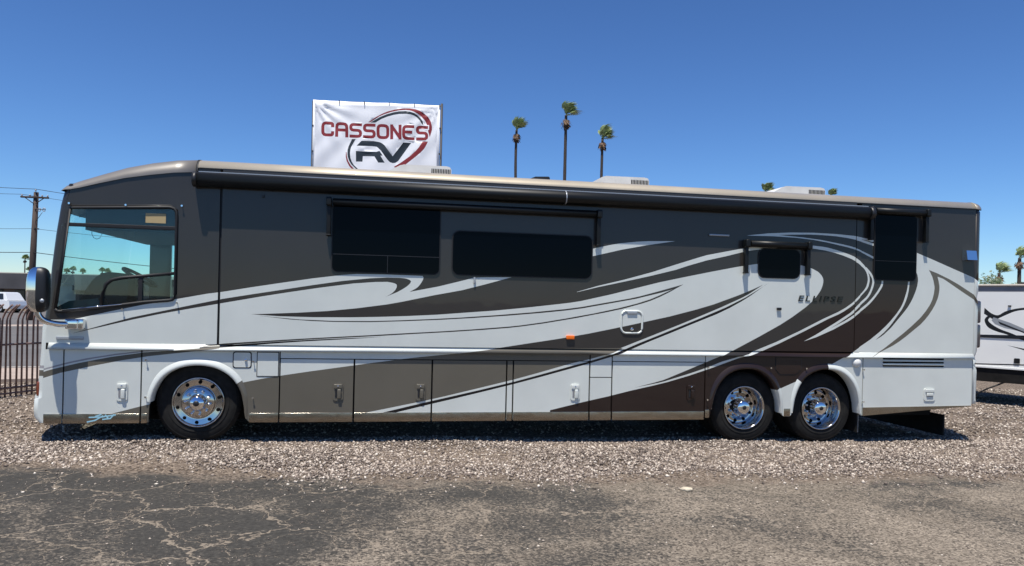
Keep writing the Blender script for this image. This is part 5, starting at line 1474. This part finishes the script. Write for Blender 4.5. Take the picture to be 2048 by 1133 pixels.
def span(s_, z, dzl, dzr, r_, label):
    q = ra * s_ + Vector((PX + 0.08, PY - 0.15, z))
    wire(q - ra * 22 + Vector((0, 2, dzl)), q, 0.35, r_, label + ' running left from the utility pole')
    wire(q, q + ra * 30 + Vector((0, -2, dzr)), 0.5, r_, label + ' running right from the utility pole')
span(0.05, 8.12, 2.0, -2.4, 0.016, 'top thin power line')
span(-0.78, 7.79, 1.6, -2.2, 0.012, 'thin power line from the left crossarm end')
span(0.0, 5.72, 0.9, -1.0, 0.012, 'middle thin cable')
span(0.0, 4.28, 0.9, -1.35, 0.022, 'lowest thick communication cable')

# ------------------------------------------------------------------ buildings across the road
def frame_at(name, x, y, label, cat):
    o = empty(name, (x, y, float(zg(x))), -YAW)
    tag(o, label, cat)
    return o
b1 = frame_at('commercial_building', -36.0, 74.2, 'long low dark commercial building with flat fascia across the road', 'building')
b_ = lambda name, lo, hi, mat, par: box_part(name, lo, hi, mat, par)
b_('wall', (-22, 0, 0), (10.5, 10, 3.1), 'wall_brown', b1)
b_('fascia', (-22.3, -0.6, 2.05), (10.8, 10.2, 3.62), 'wall_dark', b1)
b_('roof', (-22.0, -0.2, 3.62), (10.5, 10.0, 3.72), 'roof_pale', b1)
for i in range(9):
    x = -20 + i * 3.3
    w_ = MB(); w_.box((x, -0.06, 0.5), (x + 2.1, -0.01, 1.95)); ww = w_.build('window', 'black_plastic', b1)
    w_ = MB(); w_.box((x + 0.08, -0.09, 0.58), (x + 1.0, -0.062, 1.87)); w_.box((x + 1.1, -0.09, 0.58), (x + 2.02, -0.062, 1.87)); w_.build('pane', 'window_dark', ww)
b2 = frame_at('pale_building', -31.8, 70.5, 'small pale flat-roofed building seen through the cab window', 'building')
b_('wall', (-1.6, 0, 0), (1.2, 5, 2.55), 'wall_pale', b2)
b_('roof', (-1.75, -0.15, 2.552), (1.35, 5.1, 2.72), 'roof_pale', b2)
for x in (-1.2, 0.0):
    w_ = MB(); w_.box((x, -0.05, 1.1), (x + 0.85, -0.01, 2.0)); ww = w_.build('window', 'wall_pale', b2)
    w_ = MB(); w_.box((x + 0.06, -0.08, 1.16), (x + 0.79, -0.052, 1.94)); w_.build('pane', 'window_dark', ww)
b3 = frame_at('warehouse', -27.5, 84.0, 'long pale roofed warehouse seen through the cab window', 'building')
b_('wall', (-5, 0, 0), (14, 10, 3.6), 'wall_dark', b3)
b_('roof', (-5.3, -0.3, 3.602), (14.3, 10.3, 3.95), 'roof_pale', b3)

# ------------------------------------------------------------------ parked cars across the road
def car(x, y, rz, label, pickup=False):
    root = empty('parked_car', (x, y, float(zg(x)) + 0.02), rz)
    tag(root, label, 'car', 'white cars parked across the road')
    prof = [(-2.35, 0.35), (-2.40, 0.72), (-2.25, 0.92), (-1.35, 1.02), (1.9, 1.02), (2.30, 0.95), (2.36, 0.6), (2.3, 0.33)]
    cabp = [(-1.40, 1.0), (-0.70, 1.60), (-0.45, 1.68), (1.55, 1.68), (1.80, 1.60), (2.15, 1.0)] if not pickup else [(-1.15, 1.0), (-0.5, 1.62), (-0.3, 1.70), (0.75, 1.70), (0.95, 1.60), (1.1, 1.0)]
    mb = MB()
    mb.prism(prof, -0.90, 0.90)
    n = len(cabp)
    vs = []
    for y_ in (-0.86, 0.86):
        for a, z in cabp:
            s_ = 1 if z < 1.2 else 0.84
            vs.append((a, y_ * s_, z))
    fs = [tuple(range(n)), tuple(range(2 * n - 1, n - 1, -1))] + [((i + 1) % n, i, n + i, n + (i + 1) % n) for i in range(n)]
    mb.add(vs, fs)
    mb.build('body', 'car_white', root)
    spans = [(-1.05, -0.1), (0.0, 0.95), (1.05, 1.75)] if not pickup else [(-0.85, 0.05), (0.15, 0.85)]
    for s_ in (-1, 1):
        for i, (a, b) in enumerate(spans):
            g = MB()
            z0, z1 = 1.08, 1.56
            y0, y1 = (0.845 if not pickup else 0.845), 0.755
            a1 = a + (0.42 if i == 0 else 0.0)
            b1_ = b - (0.12 if i == len(spans) - 1 else 0)
            g.add([(a, s_ * (y0 + 0.012), z0), (b, s_ * (y0 + 0.012), z0), (b1_, s_ * (y1 + 0.012), z1), (a1, s_ * (y1 + 0.012), z1)], [(0, 1, 2, 3)])
            g.build('side_window', 'window_dark', root)
        for xw in (-1.45, 1.45):
            g = MB()
            g.lathe([(0.001, s_ * 0.90), (0.20, s_ * 0.915), (0.22, s_ * 0.92)], (xw, 0, 0.34), 20, 1)
            g.lathe([(0.22, s_ * 0.92), (0.32, s_ * 0.925), (0.34, s_ * 0.90), (0.34, s_ * 0.70)], (xw, 0, 0.34), 20, 0)
            g.build('wheel', ['rubber', 'silver'], root)
    g = MB(); g.add([(-1.36, -0.70, 1.06), (-1.36, 0.70, 1.06), (-0.74, 0.62, 1.58), (-0.74, -0.62, 1.58)], [(0, 1, 2, 3)]); 
    g.v = [(a - 0.02, b, c + 0.02) for a, b, c in g.v]
    g.build('windscreen', 'window_dark', root)
    for s_ in (-0.62, 0.62):
        g = MB(); g.box((-2.41, s_ - 0.18, 0.72), (-2.30, s_ + 0.18, 0.86), 0, 0.02); g.build('headlight', 'lens_clear', root)
    return root
car(-33.9, 57.6, -YAW - 0.35, 'white sedan at the far left edge across the road')
car(-30.9, 58.2, -YAW - 0.15, 'white sport utility car beside the mirror across the road')
